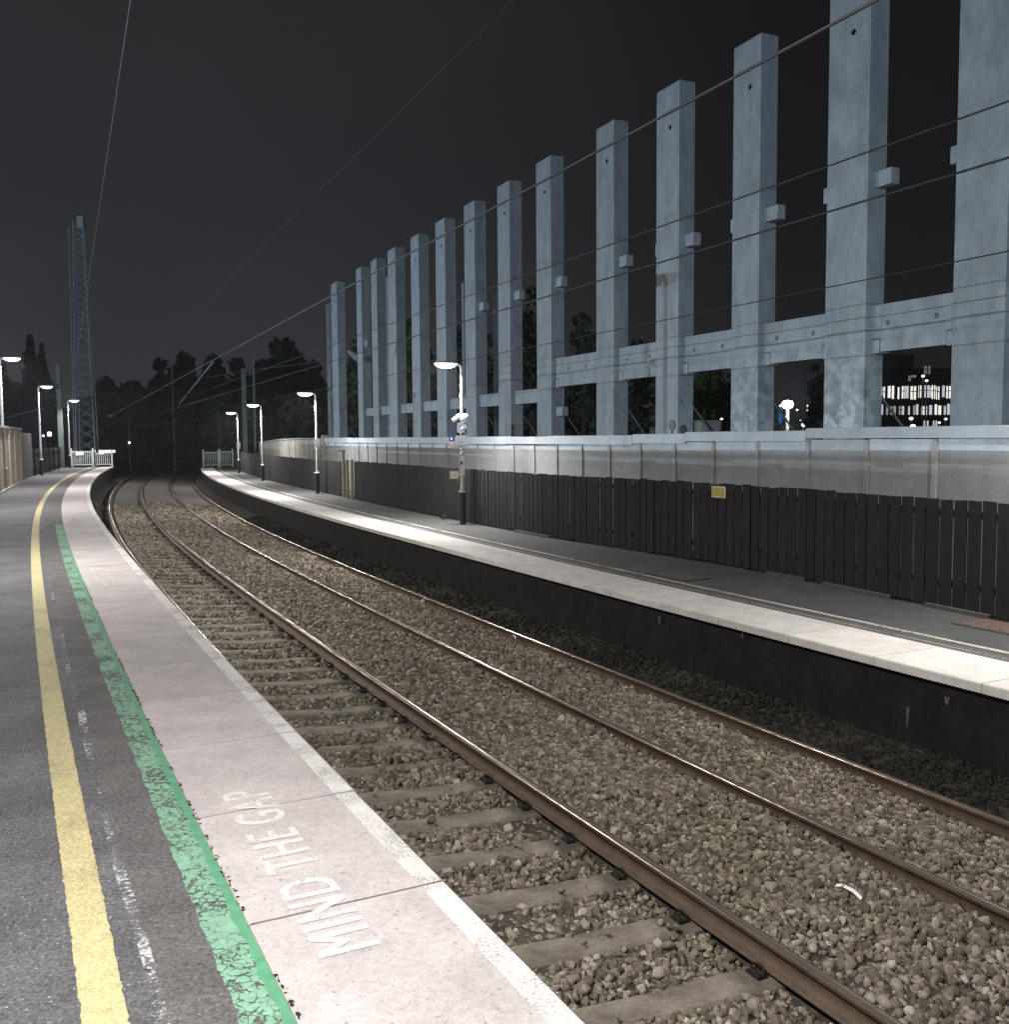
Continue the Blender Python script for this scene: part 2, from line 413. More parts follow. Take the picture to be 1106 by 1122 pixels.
# --- far platform
F0, F1 = -12.0, 81.8; FE = 5.987
g = MB(); strip(g, [(6.93, ZF), (7.18, ZF)], F0, F1, .5, 1); strip(g, [(7.18, ZF), (7.8, ZF), (9.6, ZF)], F0, F1, .5, 0)
strip(g, [(6.1, ZF - .012), (6.93, ZF - .012), (6.93, ZF)], F0, F1, .5, 2)
far_platform = struct(g.build('far_platform', [M_asph3, M_asph2, M_joint]))
g = MB(); kk = int((-12 - 7.8) / JT)
while 7.8 + (kk + 1) * JT < F1:
    a, b = 7.8 + kk * JT + .005, 7.8 + (kk + 1) * JT - .005; t = random.random(); z = ZF + .006 + random.uniform(-.0005, .0005)
    prof = [(FE + .1, z - .09), (FE, z - .09), (FE, z - .012), (FE + .012, z), (6.92, z), (6.925, z - .03)]
    vs_ = []; kx = len(prof); n = 3
    for i in range(n + 1): vs_ += [Cv(a + (b - a) * i / n, l, zz) for l, zz in prof]
    g.add(vs_, [(i * kx + j, i * kx + j + 1, (i + 1) * kx + j + 1, (i + 1) * kx + j) for i in range(n) for j in range(kx - 1)], 0, t)
    g.add(vs_[:kx], [tuple(range(kx))], 0, t); g.add(vs_[-kx:], [tuple(reversed(range(kx)))], 0, t)
    kk += 1
g.build('platform_coping', M_copF, far_platform)
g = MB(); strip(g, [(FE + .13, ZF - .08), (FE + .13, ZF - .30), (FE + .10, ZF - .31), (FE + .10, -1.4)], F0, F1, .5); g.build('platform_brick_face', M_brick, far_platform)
g = MB(); strip(g, lambda s: [(7.255 + .006 * math.sin(s * 9), ZF + .0045), (7.335 + .006 * math.sin(s * 7), ZF + .0045)], F0, F1 - .5, .25)
strip(g, [(7.03, ZF + .0045), (7.05, ZF + .0045)], F0, F1 - .5, .5); g.build('cream_line', M_cream, far_platform)
lettering('MIND THE GAP', 16.9, 6.45, 6.69, 2.0, ZF + .0090, far_platform, flip=True)
lettering('MIND THE GAP', 6.2, 6.45, 6.69, -2.0, ZF + .0090, far_platform, flip=True)
# pale patches of wall lime on the brick face
M_lime = mat('lime_stain', (.10, .09, .075), .9, .4, 12)
g = MB()
for s, z0, z1, w in ((11.6, -.62, -.50, .03), (7.45, -.93, -.72, .018), (7.0, -.60, -.52, .03), (9.9, -.50, -.42, .02)):
    g.poly([Cv(s, FE + .094, z0), Cv(s + w, FE + .094, z0 + .02), Cv(s + w * 1.2, FE + .094, z1), Cv(s - w, FE + .094, z1)])
g.build('lime_stain', M_lime, far_platform)

# ================================================================== TRACK
M_rust = mat('rail_rust', (.105, .072, .050), .68, .28, 7, bump=.3, bscale=90, metal=.25, spec=.4)
M_head = mat('rail_head_steel', (.42, .35, .29), .22, .12, 3, metal=.8, spec=.6)
RAIL = [(-.07, -.159), (-.07, -.148), (-.045, -.140), (-.011, -.125), (-.010, -.05), (-.034, -.040), (-.036, -.012), (-.026, -.002),
        (.026, -.002), (.036, -.012), (.034, -.040), (.010, -.05), (.011, -.125), (.045, -.140), (.07, -.148), (.07, -.159)]
def rail(lat, ztop, label, tilt):
    g = MB(); n = len(RAIL)
    ss = list(np.arange(-10, 30, .4)) + list(np.arange(30, 151, 1.0))
    vs_ = []
    for s in ss:
        vs_ += [Cv(s, lat + a, ztop + b + tilt * a) for a, b in RAIL]
    for i in range(len(ss) - 1):
        for j in range(n):
            k = (j + 1) % n
            pass
    fs_r = []; fs_h = []
    for i in range(len(ss) - 1):
        for j in range(n):
            k = (j + 1) % n; f = (i * n + j, (i + 1) * n + j, (i + 1) * n + k, i * n + k)
            (fs_h if j in (6, 7, 8) else fs_r).append(f)
    o_ = len(g.v)
    g.v.extend([tuple(p) for p in vs_])
    for f in fs_r: g.f.append(f); g.m.append(0); g.t.append(.5); g.sm.append(True)
    for f in fs_h: g.f.append(f); g.m.append(1); g.t.append(.5); g.sm.append(True)
    g.add(vs_[:n], [tuple(range(n))], 0)
    return tag(g.build('rail', [M_rust, M_head]), label, 'rail', 'running rails')
TILT = -.065
rail(R1, ZT1, 'leftmost rail, tucked close under the near platform edge', TILT)
rail(R2, ZT2, 'brown rail with the sleepers ending at it, second rail from the left', TILT)
rail(R3, ZT3, 'third rail from the left, standing in ballast between the two tracks', TILT)
rail(R4, ZT4, 'rightmost rail, running along the foot of the far dark platform wall', TILT)

M_slp = mat('sleeper_concrete', (.21, .182, .15), .9, .32, 4, bump=.4, bscale=60, c2=(.10, .086, .068))
M_clip = mat('clip_iron', (.035, .026, .022), .6, .3, 20, metal=.4)
def grease():
    nt = M_slp.node_tree; N = nt.nodes.new; L = nt.links.new
    b = [n for n in nt.nodes if n.type == 'BSDF_PRINCIPLED'][0]; tc = [n for n in nt.nodes if n.type == 'TEX_COORD'][0]
    src = b.inputs['Base Color'].links[0].from_socket
    sp = N('ShaderNodeSeparateXYZ'); L(tc.outputs['Object'], sp.inputs[0])
    ab = N('ShaderNodeMath'); ab.operation = 'ABSOLUTE'; L(sp.outputs['X'], ab.inputs[0])
    g_ = N('ShaderNodeNewGeometry'); n = N('ShaderNodeTexNoise'); n.inputs['Scale'].default_value = 2.3; n.inputs['Detail'].default_value = 5; L(g_.outputs['Position'], n.inputs['Vector'])
    ad = N('ShaderNodeMath'); ad.operation = 'MULTIPLY_ADD'; ad.inputs[1].default_value = 1.1; L(n.outputs['Fac'], ad.inputs[0]); L(ab.outputs[0], ad.inputs[2])
    mr = N('ShaderNodeMapRange'); mr.inputs['From Min'].default_value = 1.12; mr.inputs['From Max'].default_value = 1.36; mr.inputs['To Min'].default_value = 0; mr.inputs['To Max'].default_value = .72; L(ad.outputs[0], mr.inputs['Value'])
    mx = N('ShaderNodeMixRGB'); L(mr.outputs[0], mx.inputs[0]); L(src, mx.inputs[1]); mx.inputs[2].default_value = (.035, .030, .027, 1); L(mx.outputs[0], b.inputs['Base Color'])
grease()
slope = math.atan((ZT2 - ZT1) / 1.505)
def make_sleeper():
    t = thing('sleeper', 'x', 'sleeper', (0, 0, 0), (0, 0, 0), 'concrete sleepers of the near track')
    g = MB()
    # tapered, slightly waisted bar: top .20 wide, base .28
    xs = [-1.22, -1.0, -.5, 0, .5, 1.0, 1.22]; top = [.0, 0, -.018, -.028, -.018, 0, 0]
    vs_ = []
    for x, tz in zip(xs, top):
        vs_ += [(x, -.145, -.2), (x, -.125, tz - .02), (x, -.105, tz), (x, .105, tz), (x, .125, tz - .02), (x, .145, -.2)]
    fs_ = [(i * 6 + j, i * 6 + j + 1, (i + 1) * 6 + j + 1, (i + 1) * 6 + j) for i in range(len(xs) - 1) for j in range(5)]
    fs_ += [tuple(range(6)), tuple(reversed(range(36, 42)))]
    g.add(vs_, fs_)
    g.build('sleeper_body', M_slp, t)
    for cx in (-.7525, .7525):
        for sd in (-1, 1):
            c = MB(); x = cx + sd * .10
            pts = [(x + sd * .05, -.055, .012), (x + sd * .045, .02, .030), (x + sd * .01, .045, .042), (x - sd * .025, .02, .04), (x - sd * .02, -.03, .03), (x + sd * .01, -.05, .018), (x + sd * .01, .03, .012)]
            c.tube(pts, .0085, 6); c.box(x - .02, x + .055 * sd if sd > 0 else x + .02, -.05, .05, .001, .014) if sd > 0 else c.box(x - .055, x + .02, -.05, .05, .001, .014)
            c.build('rail_clip', M_clip, t)
    return t
proto = make_sleeper()
slp_s = [5.02 + .715 * k for k in range(-3, 56)]
for i, s in enumerate(slp_s):
    o = proto if i == 0 else copy_tree(proto)
    sj = s + rng.uniform(-.012, .012)
    o.location = Cv(sj, (R1 + R2) / 2, (ZT1 + ZT2) / 2 - .176 + rng.uniform(-.004, .004))
    o.rotation_euler = Euler((0, -slope * -1 if False else math.atan(-(ZT2 - ZT1) / 1.505), -heading(sj) + rng.uniform(-.006, .006)))
    o['label'] = 'concrete sleeper under the near track, %s counting from the camera' % ordinal(i + 1)

# --- ballast stones: angular hulls
import bmesh
variants = []
for k in range(26):
    bm = bmesh.new(); pts = []
    while len(pts) < 9:
        v = rng.normal(size=3); v /= np.linalg.norm(v)
        if all(np.dot(v, q) < .72 for q in pts): pts.append(v)
    sc_ = rng.uniform(.62, 1.28, 3); sc_[2] *= .82
    for v in pts: bm.verts.new(tuple(v * sc_ * rng.uniform(.85, 1.12)))
    bmesh.ops.convex_hull(bm, input=bm.verts[:]); bmesh.ops.triangulate(bm, faces=bm.faces[:])
    for v in [v for v in bm.verts if not v.link_faces]: bm.verts.remove(v)
    bm.verts.index_update()
    variants.append((np.array([tuple(v.co) for v in bm.verts]), np.array([[v.index for v in f.verts] for f in bm.faces]))); bm.free()
def stones(name, regions, mat_, label):
    P = []
    for (s0, s1, l0, l1, dens, rad, lift) in regions:
        n = int((s1 - s0) * (l1 - l0) * dens)
        s = rng.uniform(s0, s1, n); l = rng.uniform(l0, l1, n)
        keep = np.ones(n, bool)
        for r in (R1, R2, R3, R4): keep &= np.abs(l - r) > .062
        if l1 <= R2 + .1:
            ph = (s - 5.02) / .715; d = np.abs(ph - np.round(ph)) * .715
            on = (d < .125)
            keep &= (~on) | (rng.random(n) < .012)
        s, l = s[keep], l[keep]; n = len(s)
        r = rad * np.exp(rng.normal(0, .27, n)); r = np.clip(r, rad * .45, rad * 1.9)
        z = np.array([bed_z(x) for x in l]) + lift + rng.uniform(-.35, .75, n) * r + .014 * np.sin(s * 2.3 + l * 3) 
        if l1 <= R2 + .1:
            ph = (s - 5.02) / .715; d = np.abs(ph - np.round(ph)) * .715
            z = z + np.where(d < .125, .05, -.012 * np.cos(d))
            z = z + .02 * (np.sin(s * 1.3 + 2) > 0) * (l > 1.0)
        P.append(np.stack([s, l, z, r], 1))
    P = np.concatenate(P); n = len(P)
    th = np.interp(P[:, 0], S_, TH); x = np.interp(P[:, 0], S_, X_) + P[:, 1] * np.cos(th); y = np.interp(P[:, 0], S_, Y_) - P[:, 1] * np.sin(th)
    ctr = np.stack([x, y, P[:, 2]], 1)
    q = rng.normal(size=(n, 4)); q[:, 1:3] *= .55; q /= np.linalg.norm(q, axis=1)[:, None]
    w, a, b, c = q.T
    Rm = np.stack([1 - 2 * (b * b + c * c), 2 * (a * b - c * w), 2 * (a * c + b * w), 2 * (a * b + c * w), 1 - 2 * (a * a + c * c), 2 * (b * c - a * w),
                   2 * (a * c - b * w), 2 * (b * c + a * w), 1 - 2 * (a * a + b * b)], 1).reshape(n, 3, 3)
    which = rng.integers(0, len(variants), n); tn_ = rng.beta(2.0, 2.6, n); VV = []; FF = []; TT = []; off = 0
    for k, (v_, f_) in enumerate(variants):
        ix = np.nonzero(which == k)[0]; q_ = len(ix)
        if not q_: continue
        w_ = np.einsum('nij,kj->nki', Rm[ix], v_) * P[ix, 3][:, None, None] + ctr[ix][:, None, :]
        VV.append(w_.reshape(-1, 3)); FF.append((f_[None] + len(v_) * np.arange(q_)[:, None, None]).reshape(-1, 3) + off); TT.append(np.repeat(tn_[ix], len(f_))); off += q_ * len(v_)
    vs_ = np.concatenate(VV); fs_ = np.concatenate(FF); tt_ = np.concatenate(TT)
    me = bpy.data.meshes.new(name)
    me.vertices.add(len(vs_)); me.vertices.foreach_set('co', vs_.astype(np.float32).ravel())
    nf = len(fs_); me.loops.add(nf * 3); me.polygons.add(nf)
    me.loops.foreach_set('vertex_index', fs_.astype(np.int32).ravel())
    me.polygons.foreach_set('loop_start', np.arange(0, nf * 3, 3, dtype=np.int32))
    me.polygons.foreach_set('loop_total', np.full(nf, 3, np.int32))
    at_ = me.attributes.new('tone', 'FLOAT', 'FACE'); at_.data.foreach_set('value', tt_.astype(np.float32))
    me.update(calc_edges=True); me.materials.append(mat_)
    o = bpy.data.objects.new(name, me); col.objects.link(o)
    o['kind'] = 'stuff'; o['label'] = label
    return o

def stone_mat():
    m = bpy.data.materials.new('ballast_stone'); m.use_nodes = True; nt = m.node_tree; nt.nodes.clear(); N = nt.nodes.new; L = nt.links.new
    out = N('ShaderNodeOutputMaterial'); b = N('ShaderNodeBsdfPrincipled'); L(b.outputs[0], out.inputs[0]); b.inputs['Roughness'].default_value = .85
    b.inputs['Specular IOR Level'].default_value = .25
    a = N('ShaderNodeAttribute'); a.attribute_name = 'tone'; r = N('ShaderNodeValToRGB'); L(a.outputs['Fac'], r.inputs[0])
    e = r.color_ramp.elements; e[0].position = 0; e[0].color = (.062, .051, .040, 1); e[1].position = 1; e[1].color = (.46, .42, .36, 1)
    for p_, c_ in ((.3, (.135, .113, .089, 1)), (.55, (.215, .182, .145, 1)), (.78, (.33, .29, .24, 1))):
        x = e.new(p_); x.color = c_
    tc = N('ShaderNodeTexCoord'); n = N('ShaderNodeTexNoise'); n.inputs['Scale'].default_value = .9; n.inputs['Detail'].default_value = 3; L(tc.outputs['Object'], n.inputs['Vector'])
    mr = N('ShaderNodeMapRange'); mr.inputs['From Min'].default_value = .45; mr.inputs['From Max'].default_value = .68; mr.inputs['To Max'].default_value = .45; L(n.outputs['Fac'], mr.inputs['Value'])
    mx = N('ShaderNodeMixRGB'); mx.blend_type = 'MULTIPLY'; L(mr.outputs[0], mx.inputs[0]); L(r.outputs[0], mx.inputs[1]); mx.inputs[2].default_value = (.80, .88, .60, 1)
    n2 = N('ShaderNodeTexNoise'); n2.inputs['Scale'].default_value = 55; n2.inputs['Detail'].default_value = 4; L(tc.outputs['Object'], n2.inputs['Vector'])
    m2 = N('ShaderNodeMapRange'); m2.inputs['From Min'].default_value = .3; m2.inputs['From Max'].default_value = .7; m2.inputs['To Min'].default_value = .72; m2.inputs['To Max'].default_value = 1.2; L(n2.outputs['Fac'], m2.inputs['Value'])
    sc = N('ShaderNodeVectorMath'); sc.operation = 'SCALE'; L(mx.outputs[0], sc.inputs[0]); L(m2.outputs[0], sc.inputs['Scale']); L(sc.outputs[0], b.inputs['Base Color'])
    return m
M_stone = stone_mat()
reg = []
for (s0, s1, dn, rad) in ((2.6, 11, 1250, .0265), (11, 19, 800, .0285), (19, 32, 380, .033), (32, 50, 150, .042)):
    reg.append((s0, s1, .0, R2 + .05, dn, rad, .0))
    reg.append((s0, s1, R2 + .06, R3 - .05, dn, rad, .0))
    reg.append((s0, s1, R3 + .06, R4 - .05, dn, rad, .0))
stones('ballast', reg, M_stone, 'loose brown and grey ballast stones around the rails')
M_dirt = mat('dirty_stone', (.030, .028, .022), .95, .45, 30)
stones('trackside_dirt', [(2.6, 16, R4 + .05, 6.1, 560, .027, .0), (16, 40, R4 + .05, 6.1, 200, .035, .0)], M_dirt, 'dark dirt and stones at the foot of the far platform')

# ================================================================== LEFT WALL
M_wallL = mat('beige_concrete', (.25, .222, .185), .85, .16, 1.2, bump=.3, bscale=40, tone=.06)
M_wallL2 = mat('dull_concrete', (.05, .048, .048), .9, .2, 2.0, bump=.3, bscale=40, tone=.1)
o = thing('panel_wall', 'tall beige concrete panel wall along the back of the near platform', 'wall', Cv(51, -2.98, 0))
g = MB(); h = MB(); cp = MB()
s = -13.0
while s < 51.1:
    e = min(s + 2.42, 51.2)
    for zz0, zz1 in ((0.02, .80), (.81, 1.62), (1.63, 2.36)):
        t = rng.random()
        strip(g, [(-3.06, zz0), (-3.0, zz0), (-3.0, zz1), (-3.06, zz1), (-3.06, zz0)], s + .06, e - .06, .8, 0, t)
    h.box(-.085, .085, -.085, .085, 0, 2.40, 0, rng.random(), Matrix.Translation(Cv(s, -3.03, 0)) @ Matrix.Rotation(-heading(s), 4, 'Z'))
    strip(cp, [(-3.12, 2.40), (-2.94, 2.40), (-2.94, 2.49), (-3.12, 2.49), (-3.12, 2.40)], s + .004, e - .004, .8)
    s += 2.42
g.build('wall_panel', M_wallL, o); h.build('wall_post', M_wallL, o); cp.build('coping', M_wallL, o)
g = MB(); strip(g, [(-3.05, 0), (-2.9, 0), (-2.9, .09), (-3.05, .10)], -13, 51.2, .8); g.build('kerb', M_wallL, o)
o = thing('return_wall', 'dull grey block wall stepping back beyond the beige wall', 'wall', Cv(55, -3.3, 0))
g = MB(); strip(g, [(-3.42, 0), (-3.26, 0), (-3.26, 2.3), (-3.42, 2.3)], 51.4, 59, 1)
A = Cv(51.5, -3.05); B = Cv(51.5, -3.4)
for zz in range(0, 10): strip(g, [(-3.262, .228 * zz + .01), (-3.252, .228 * zz + .015), (-3.252, .228 * zz + .215), (-3.262, .228 * zz + .22)], 51.4, 59, 1, 0, rng.random())
g.build('blockwork', M_wallL2, o)

# ================================================================== TIMBER FENCES
M_pale = mat('creosoted_timber', (.0158, .0140, .0140), .85, .28, 6, bump=.5, bscale=35, tone=.16)
M_galv = mat('galvanised_steel', (.42, .42, .40), .45, .15, 8, metal=.7)
FB = [(-10, 8.75), (5, 8.75), (8.5, 8.76), (10, 8.87), (12.2, 9.06), (14.2, 9.12), (17.2, 8.92), (20, 8.72), (23.5, 8.70), (36.2, 8.76), (42, 8.72), (55, 8.50), (76, 8.45), (90, 8.45)]
def flat(s): return float(np.interp(s, [a for a, b in FB], [b for a, b in FB]))
def pale_fence(name, label, s0, s1, ztop, zbot, latf, w=.185, gap=.032, m=M_pale, ragged=.007):
    o = thing(name, label, 'fence', Cv((s0 + s1) / 2, latf((s0 + s1) / 2), zbot))
    g = MB(); s = s0
    while s < s1:
        zt = ztop + rng.normal(0, ragged) ; zb = zbot + .03 + abs(rng.normal(0, .01))
        la, lb = latf(s), latf(s + w); a = Cv(s, la, 0); b = Cv(s + w, lb, 0); d = (b - a).normalized(); nn = Vector((d.y, -d.x, 0))
        M = Matrix(((d.x, nn.x, 0, a.x), (d.y, nn.y, 0, a.y), (0, 0, 1, 0), (0, 0, 0, 1)))
        th_ = rng.normal(0, .003); zt2 = zt + rng.normal(0, .006)
        vs_ = [(0, th_, zb), (w, th_, zb), (w, th_ + .02, zb), (0, th_ + .02, zb), (0, th_, zt), (w, th_, zt2), (w, th_ + .02, zt2), (0, th_ + .02, zt)]
        g.add([M @ Vector(p) for p in vs_], [(0, 1, 5, 4), (1, 2, 6, 5), (2, 3, 7, 6), (3, 0, 4, 7), (4, 5, 6, 7), (3, 2, 1, 0)], 0, rng.random())
        s += w + gap + (rng.random() < .06) * .02
    g.build('pales', m, o)
    for z in (zbot + .28, ztop - .22):
        g = MB(); strip(g, lambda s: [(latf(s) + .026, z), (latf(s) + .026, z + .09), (latf(s) + .07, z + .09), (latf(s) + .07, z)], s0, s1, .6); g.build('fence_rail', m, o)
    s = s0 + .3
    while s < s1:
        g = MB(); g.box(-.05, .05, .072, .17, zbot, ztop - .02, 0, .4, Matrix.Translation(Cv(s, latf(s))) @ Matrix.Rotation(-heading(s) - PI / 2, 4, 'Z') @ Matrix.Rotation(PI / 2, 4, 'Z') @ Matrix.Rotation(-PI / 2, 4, 'Z'))
        g.build('fence_post', m, o); s += 2.7
    return o
pale_fence('timber_fence', 'long dark timber paling fence behind the far platform, nearest stretch', -3, 35.2, 1.10, ZF, flat)
pale_fence('timber_fence', 'dark timber fence beyond the pale gate posts, distant stretch', 37.0, 80.5, 1.04, ZF, flat)
pale_fence('timber_fence', 'low dark fence behind the near platform lamps, far left', 59.2, 76.6, 1.45, 0, lambda s: -3.3)
# gate posts between the two stretches
M_postpale = mat('pale_timber', (.36, .31, .23), .8, .25, 5)
for i, (s, hgt, lab) in enumerate(((35.55, 1.12, 'pale timber post at the end of the near dark fence'), (36.25, 1.10, 'middle pale timber post in the gap of the far fence'), (36.8, 1.42, 'tallest pale post with white cap in the gap of the far fence'))):
    t = thing('fence_end_post', lab, 'post', Cv(s, flat(s) - .02, ZF), (0, 0, -heading(s)))
    g = MB(); g.box(-.045, .045, -.05, .05, 0, hgt - ZF - .02, 0, bev=.006); g.build('post_shaft', M_postpale, t, world=False)
    g = MB(); g.box(-.06, .06, -.065, .065, hgt - ZF - .018, hgt - ZF + .02, 0, bev=.01)
    if i == 2: g.box(-.22, .09, -.06, .06, hgt - ZF + .022, hgt - ZF + .07, 0, bev=.01)
    g.build('post_cap', M_galv, t, world=False)

# ================================================================== RETAINING WALL
NW = 10.8
M_band = mat('lit_concrete', (.40, .43, .45), .8, .12, 2.0, bump=.2, bscale=40, tone=.12)  # capping and upper band: floodlight put into a paler, bluer colour
M_panelw = mat('grey_panel', (.275, .285, .295), .85, .12, 3, bump=.25, bscale=30, tone=.10)
M_postw = mat('post_concrete', (.30, .295, .28), .75, .12, 4, tone=.1)
def RM(u, n, z=0): # local x along +u, local y along -n (towards the track)
    return Matrix(((RU.x, -RN.x, 0, Rw(u, n).x), (RU.y, -RN.y, 0, Rw(u, n).y), (0, 0, 1, z), (0, 0, 0, 1)))
def rbox(mb, u0, u1, n0, n1, z0, z1, tone=.5, mi=0, bev=0):
    mb.box(u0, u1, -(n1 - NW), -(n0 - NW), z0, z1, mi, tone, RM(0, NW), bev)
wall = thing('retaining_wall', 'long grey concrete panel wall with pale capping behind the dark fence', 'wall', Rw(25, NW, ZF))
PU = 1.253; u0 = 9.84 - PU * 9
pu = [u0 + PU * k for k in range(0, 38)]
pu = [u for u in pu if u < 44.0]
for i, u in enumerate(pu):
    e = pu[i + 1] if i + 1 < len(pu) else 44.2
    zt = float(np.interp(u, [8, 13, 18, 22, 45], [1.70, 1.655, 1.60, 1.585, 1.575]))
    g = MB(); rbox(g, u + .045, e - .045, NW + .02, NW + .09, ZF, zt - .003, rng.random()); g.build('panel', M_panelw, wall)
    ct = float(np.interp(u, [8, 13, 18, 22, 45], [1.86, 1.83, 1.74, 1.72, 1.72]))
    g = MB(); rbox(g, u + .045, e - .045, NW + .016, NW + .09, zt, ct - .004, rng.random()); g.build('lit_band', M_band, wall)  # wall strip above the shadow edge, its light painted as a pale band
    g = MB(); rbox(g, u - .04, u + .04, NW - .012, NW + .12, ZF, ct - .006, rng.random()); g.build('wall_post', M_postw, wall)
for a, b, z0, z1 in ((-3, 2.7, 1.86, 2.04), (2.71, 8.5, 1.865, 2.035), (8.51, 12.35, 1.86, 2.02), (12.36, 15.7, 1.81, 1.985), (15.71, 17.6, 1.765, 1.955), (17.61, 21.5, 1.735, 1.935), (21.51, 24.0, 1.735, 1.92), (24.01, 26.4, 1.725, 1.93), (26.41, 31, 1.73, 1.925), (31.01, 35.5, 1.725, 1.935), (35.51, 40, 1.728, 1.925), (40.01, 44.2, 1.73, 1.94)):
    g = MB(); rbox(g, a, b, NW - .045 + rng.uniform(0, .012), NW + .2, z0, z1, rng.random(), bev=.012); g.build('capping_block', M_band, wall)
M_whiteb = mat('whitewashed_board', (.26, .25, .225), .8, .16, 3, tone=.14)
wb = thing('board_wall', 'whitish upright boarded wall with wavy top beyond the grey panels', 'wall', Rw(52, NW, ZF))
g = MB(); u = 44.5
while u < 60:
    w = rng.uniform(.30, .55); zt = float(np.interp(u, [44.5, 50, 54.5, 57, 60], [1.90, 1.91, 1.87, 1.80, 1.66]))
    rbox(g, u, u + w - .02, NW - .02 + rng.uniform(0, .03), NW + .06, ZF, zt - .05, rng.random()); u += w
g.build('boards', M_whiteb, wb)
g = MB()
for k in range(16):
    a = 44.45 + k * .99; z = float(np.interp(a + .5, [44.5, 50, 54.5, 57, 60], [1.93, 1.94, 1.90, 1.83, 1.70]))
    rbox(g, a, a + .985, NW - .06, NW + .12, z - .06, z, .5)
g.build('capping', M_whiteb, wb)
g = MB(); rbox(g, 44.2, 44.44, NW - .12, NW + .14, ZF, 2.06, .8, bev=.01); g.build('end_post', M_whiteb, wb)
g = MB(); rbox(g, 60.05, 60.25, NW - .12, NW + .14, ZF, 1.75, .8, bev=.01); g.build('end_post', M_whiteb, wb)

# ================================================================== CONCRETE PILLARS
NP = 13.0; TOPZ = 9.95
def pillar_mat():
    m = mat('precast_concrete', (.290, .322, .338), .85, .10, .9, bump=.25, bscale=60, tone=.05)
    nt = m.node_tree; N = nt.nodes.new; L = nt.links.new
    b = [n for n in nt.nodes if n.type == 'BSDF_PRINCIPLED'][0]; src = b.inputs['Base Color'].links[0].from_socket
    g_ = N('ShaderNodeNewGeometry'); n = N('ShaderNodeTexNoise'); n.inputs['Scale'].default_value = 4.2; n.inputs['Detail'].default_value = 5; n.inputs['Roughness'].default_value = .6
    L(g_.outputs['Position'], n.inputs['Vector'])
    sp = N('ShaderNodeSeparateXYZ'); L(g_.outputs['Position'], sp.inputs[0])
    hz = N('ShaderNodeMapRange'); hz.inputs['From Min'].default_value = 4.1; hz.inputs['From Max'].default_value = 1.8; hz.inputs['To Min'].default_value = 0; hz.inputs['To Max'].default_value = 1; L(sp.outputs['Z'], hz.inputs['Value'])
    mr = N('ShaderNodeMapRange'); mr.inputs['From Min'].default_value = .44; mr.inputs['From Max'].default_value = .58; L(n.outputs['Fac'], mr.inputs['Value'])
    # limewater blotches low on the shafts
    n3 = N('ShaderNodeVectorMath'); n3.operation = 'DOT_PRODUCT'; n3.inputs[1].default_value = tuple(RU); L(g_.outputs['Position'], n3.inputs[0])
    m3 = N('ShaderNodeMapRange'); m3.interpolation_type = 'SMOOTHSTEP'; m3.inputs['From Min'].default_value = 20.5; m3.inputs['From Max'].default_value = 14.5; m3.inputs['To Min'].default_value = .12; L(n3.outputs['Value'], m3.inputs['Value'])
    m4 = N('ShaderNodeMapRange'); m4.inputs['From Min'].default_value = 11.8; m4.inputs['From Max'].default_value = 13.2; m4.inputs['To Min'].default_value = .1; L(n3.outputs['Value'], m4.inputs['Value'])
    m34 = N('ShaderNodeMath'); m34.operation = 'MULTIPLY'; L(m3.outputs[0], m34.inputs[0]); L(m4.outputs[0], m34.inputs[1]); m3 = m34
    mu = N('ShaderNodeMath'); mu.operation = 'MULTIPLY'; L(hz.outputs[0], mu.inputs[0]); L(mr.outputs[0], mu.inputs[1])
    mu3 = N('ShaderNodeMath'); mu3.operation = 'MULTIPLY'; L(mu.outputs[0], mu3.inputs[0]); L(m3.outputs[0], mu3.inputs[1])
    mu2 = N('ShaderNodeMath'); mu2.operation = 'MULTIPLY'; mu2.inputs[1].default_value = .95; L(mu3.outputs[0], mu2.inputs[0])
    mp = N('ShaderNodeMapping'); mp.inputs['Scale'].default_value = (2.0, 2.0, .9); L(g_.outputs['Position'], mp.inputs['Vector'])
    ns = N('ShaderNodeTexNoise'); ns.inputs['Scale'].default_value = 1.6; ns.inputs['Detail'].default_value = 6; ns.inputs['Roughness'].default_value = .65; L(mp.outputs[0], ns.inputs['Vector'])
    ms = N('ShaderNodeMapRange'); ms.inputs['From Min'].default_value = .33; ms.inputs['From Max'].default_value = .62; ms.inputs['To Min'].default_value = .80; ms.inputs['To Max'].default_value = 1.10; L(ns.outputs['Fac'], ms.inputs['Value'])
    nb = N('ShaderNodeTexVoronoi'); nb.inputs['Scale'].default_value = 5.5; L(g_.outputs['Position'], nb.inputs['Vector'])
    mb_ = N('ShaderNodeMapRange'); mb_.inputs['From Min'].default_value = .02; mb_.inputs['From Max'].default_value = .07; mb_.inputs['To Min'].default_value = .70; L(nb.outputs['Distance'], mb_.inputs['Value'])
    s1 = N('ShaderNodeVectorMath'); s1.operation = 'SCALE'; L(src, s1.inputs[0]); L(ms.outputs[0], s1.inputs['Scale'])
    s2 = N('ShaderNodeVectorMath'); s2.operation = 'SCALE'; L(s1.outputs[0], s2.inputs[0]); L(mb_.outputs[0], s2.inputs['Scale']); src = s2.outputs[0]
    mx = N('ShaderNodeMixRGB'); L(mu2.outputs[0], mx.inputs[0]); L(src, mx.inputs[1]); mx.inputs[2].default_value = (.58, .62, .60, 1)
    L(mx.outputs[0], b.inputs['Base Color'])
    return m
M_pil = pillar_mat()
M_hole = mat('socket_dark', (.01, .012, .015), .9, .2, 5)
M_prop = mat('prop_steel', (.12, .13, .14), .6, .2, 5, metal=.3)
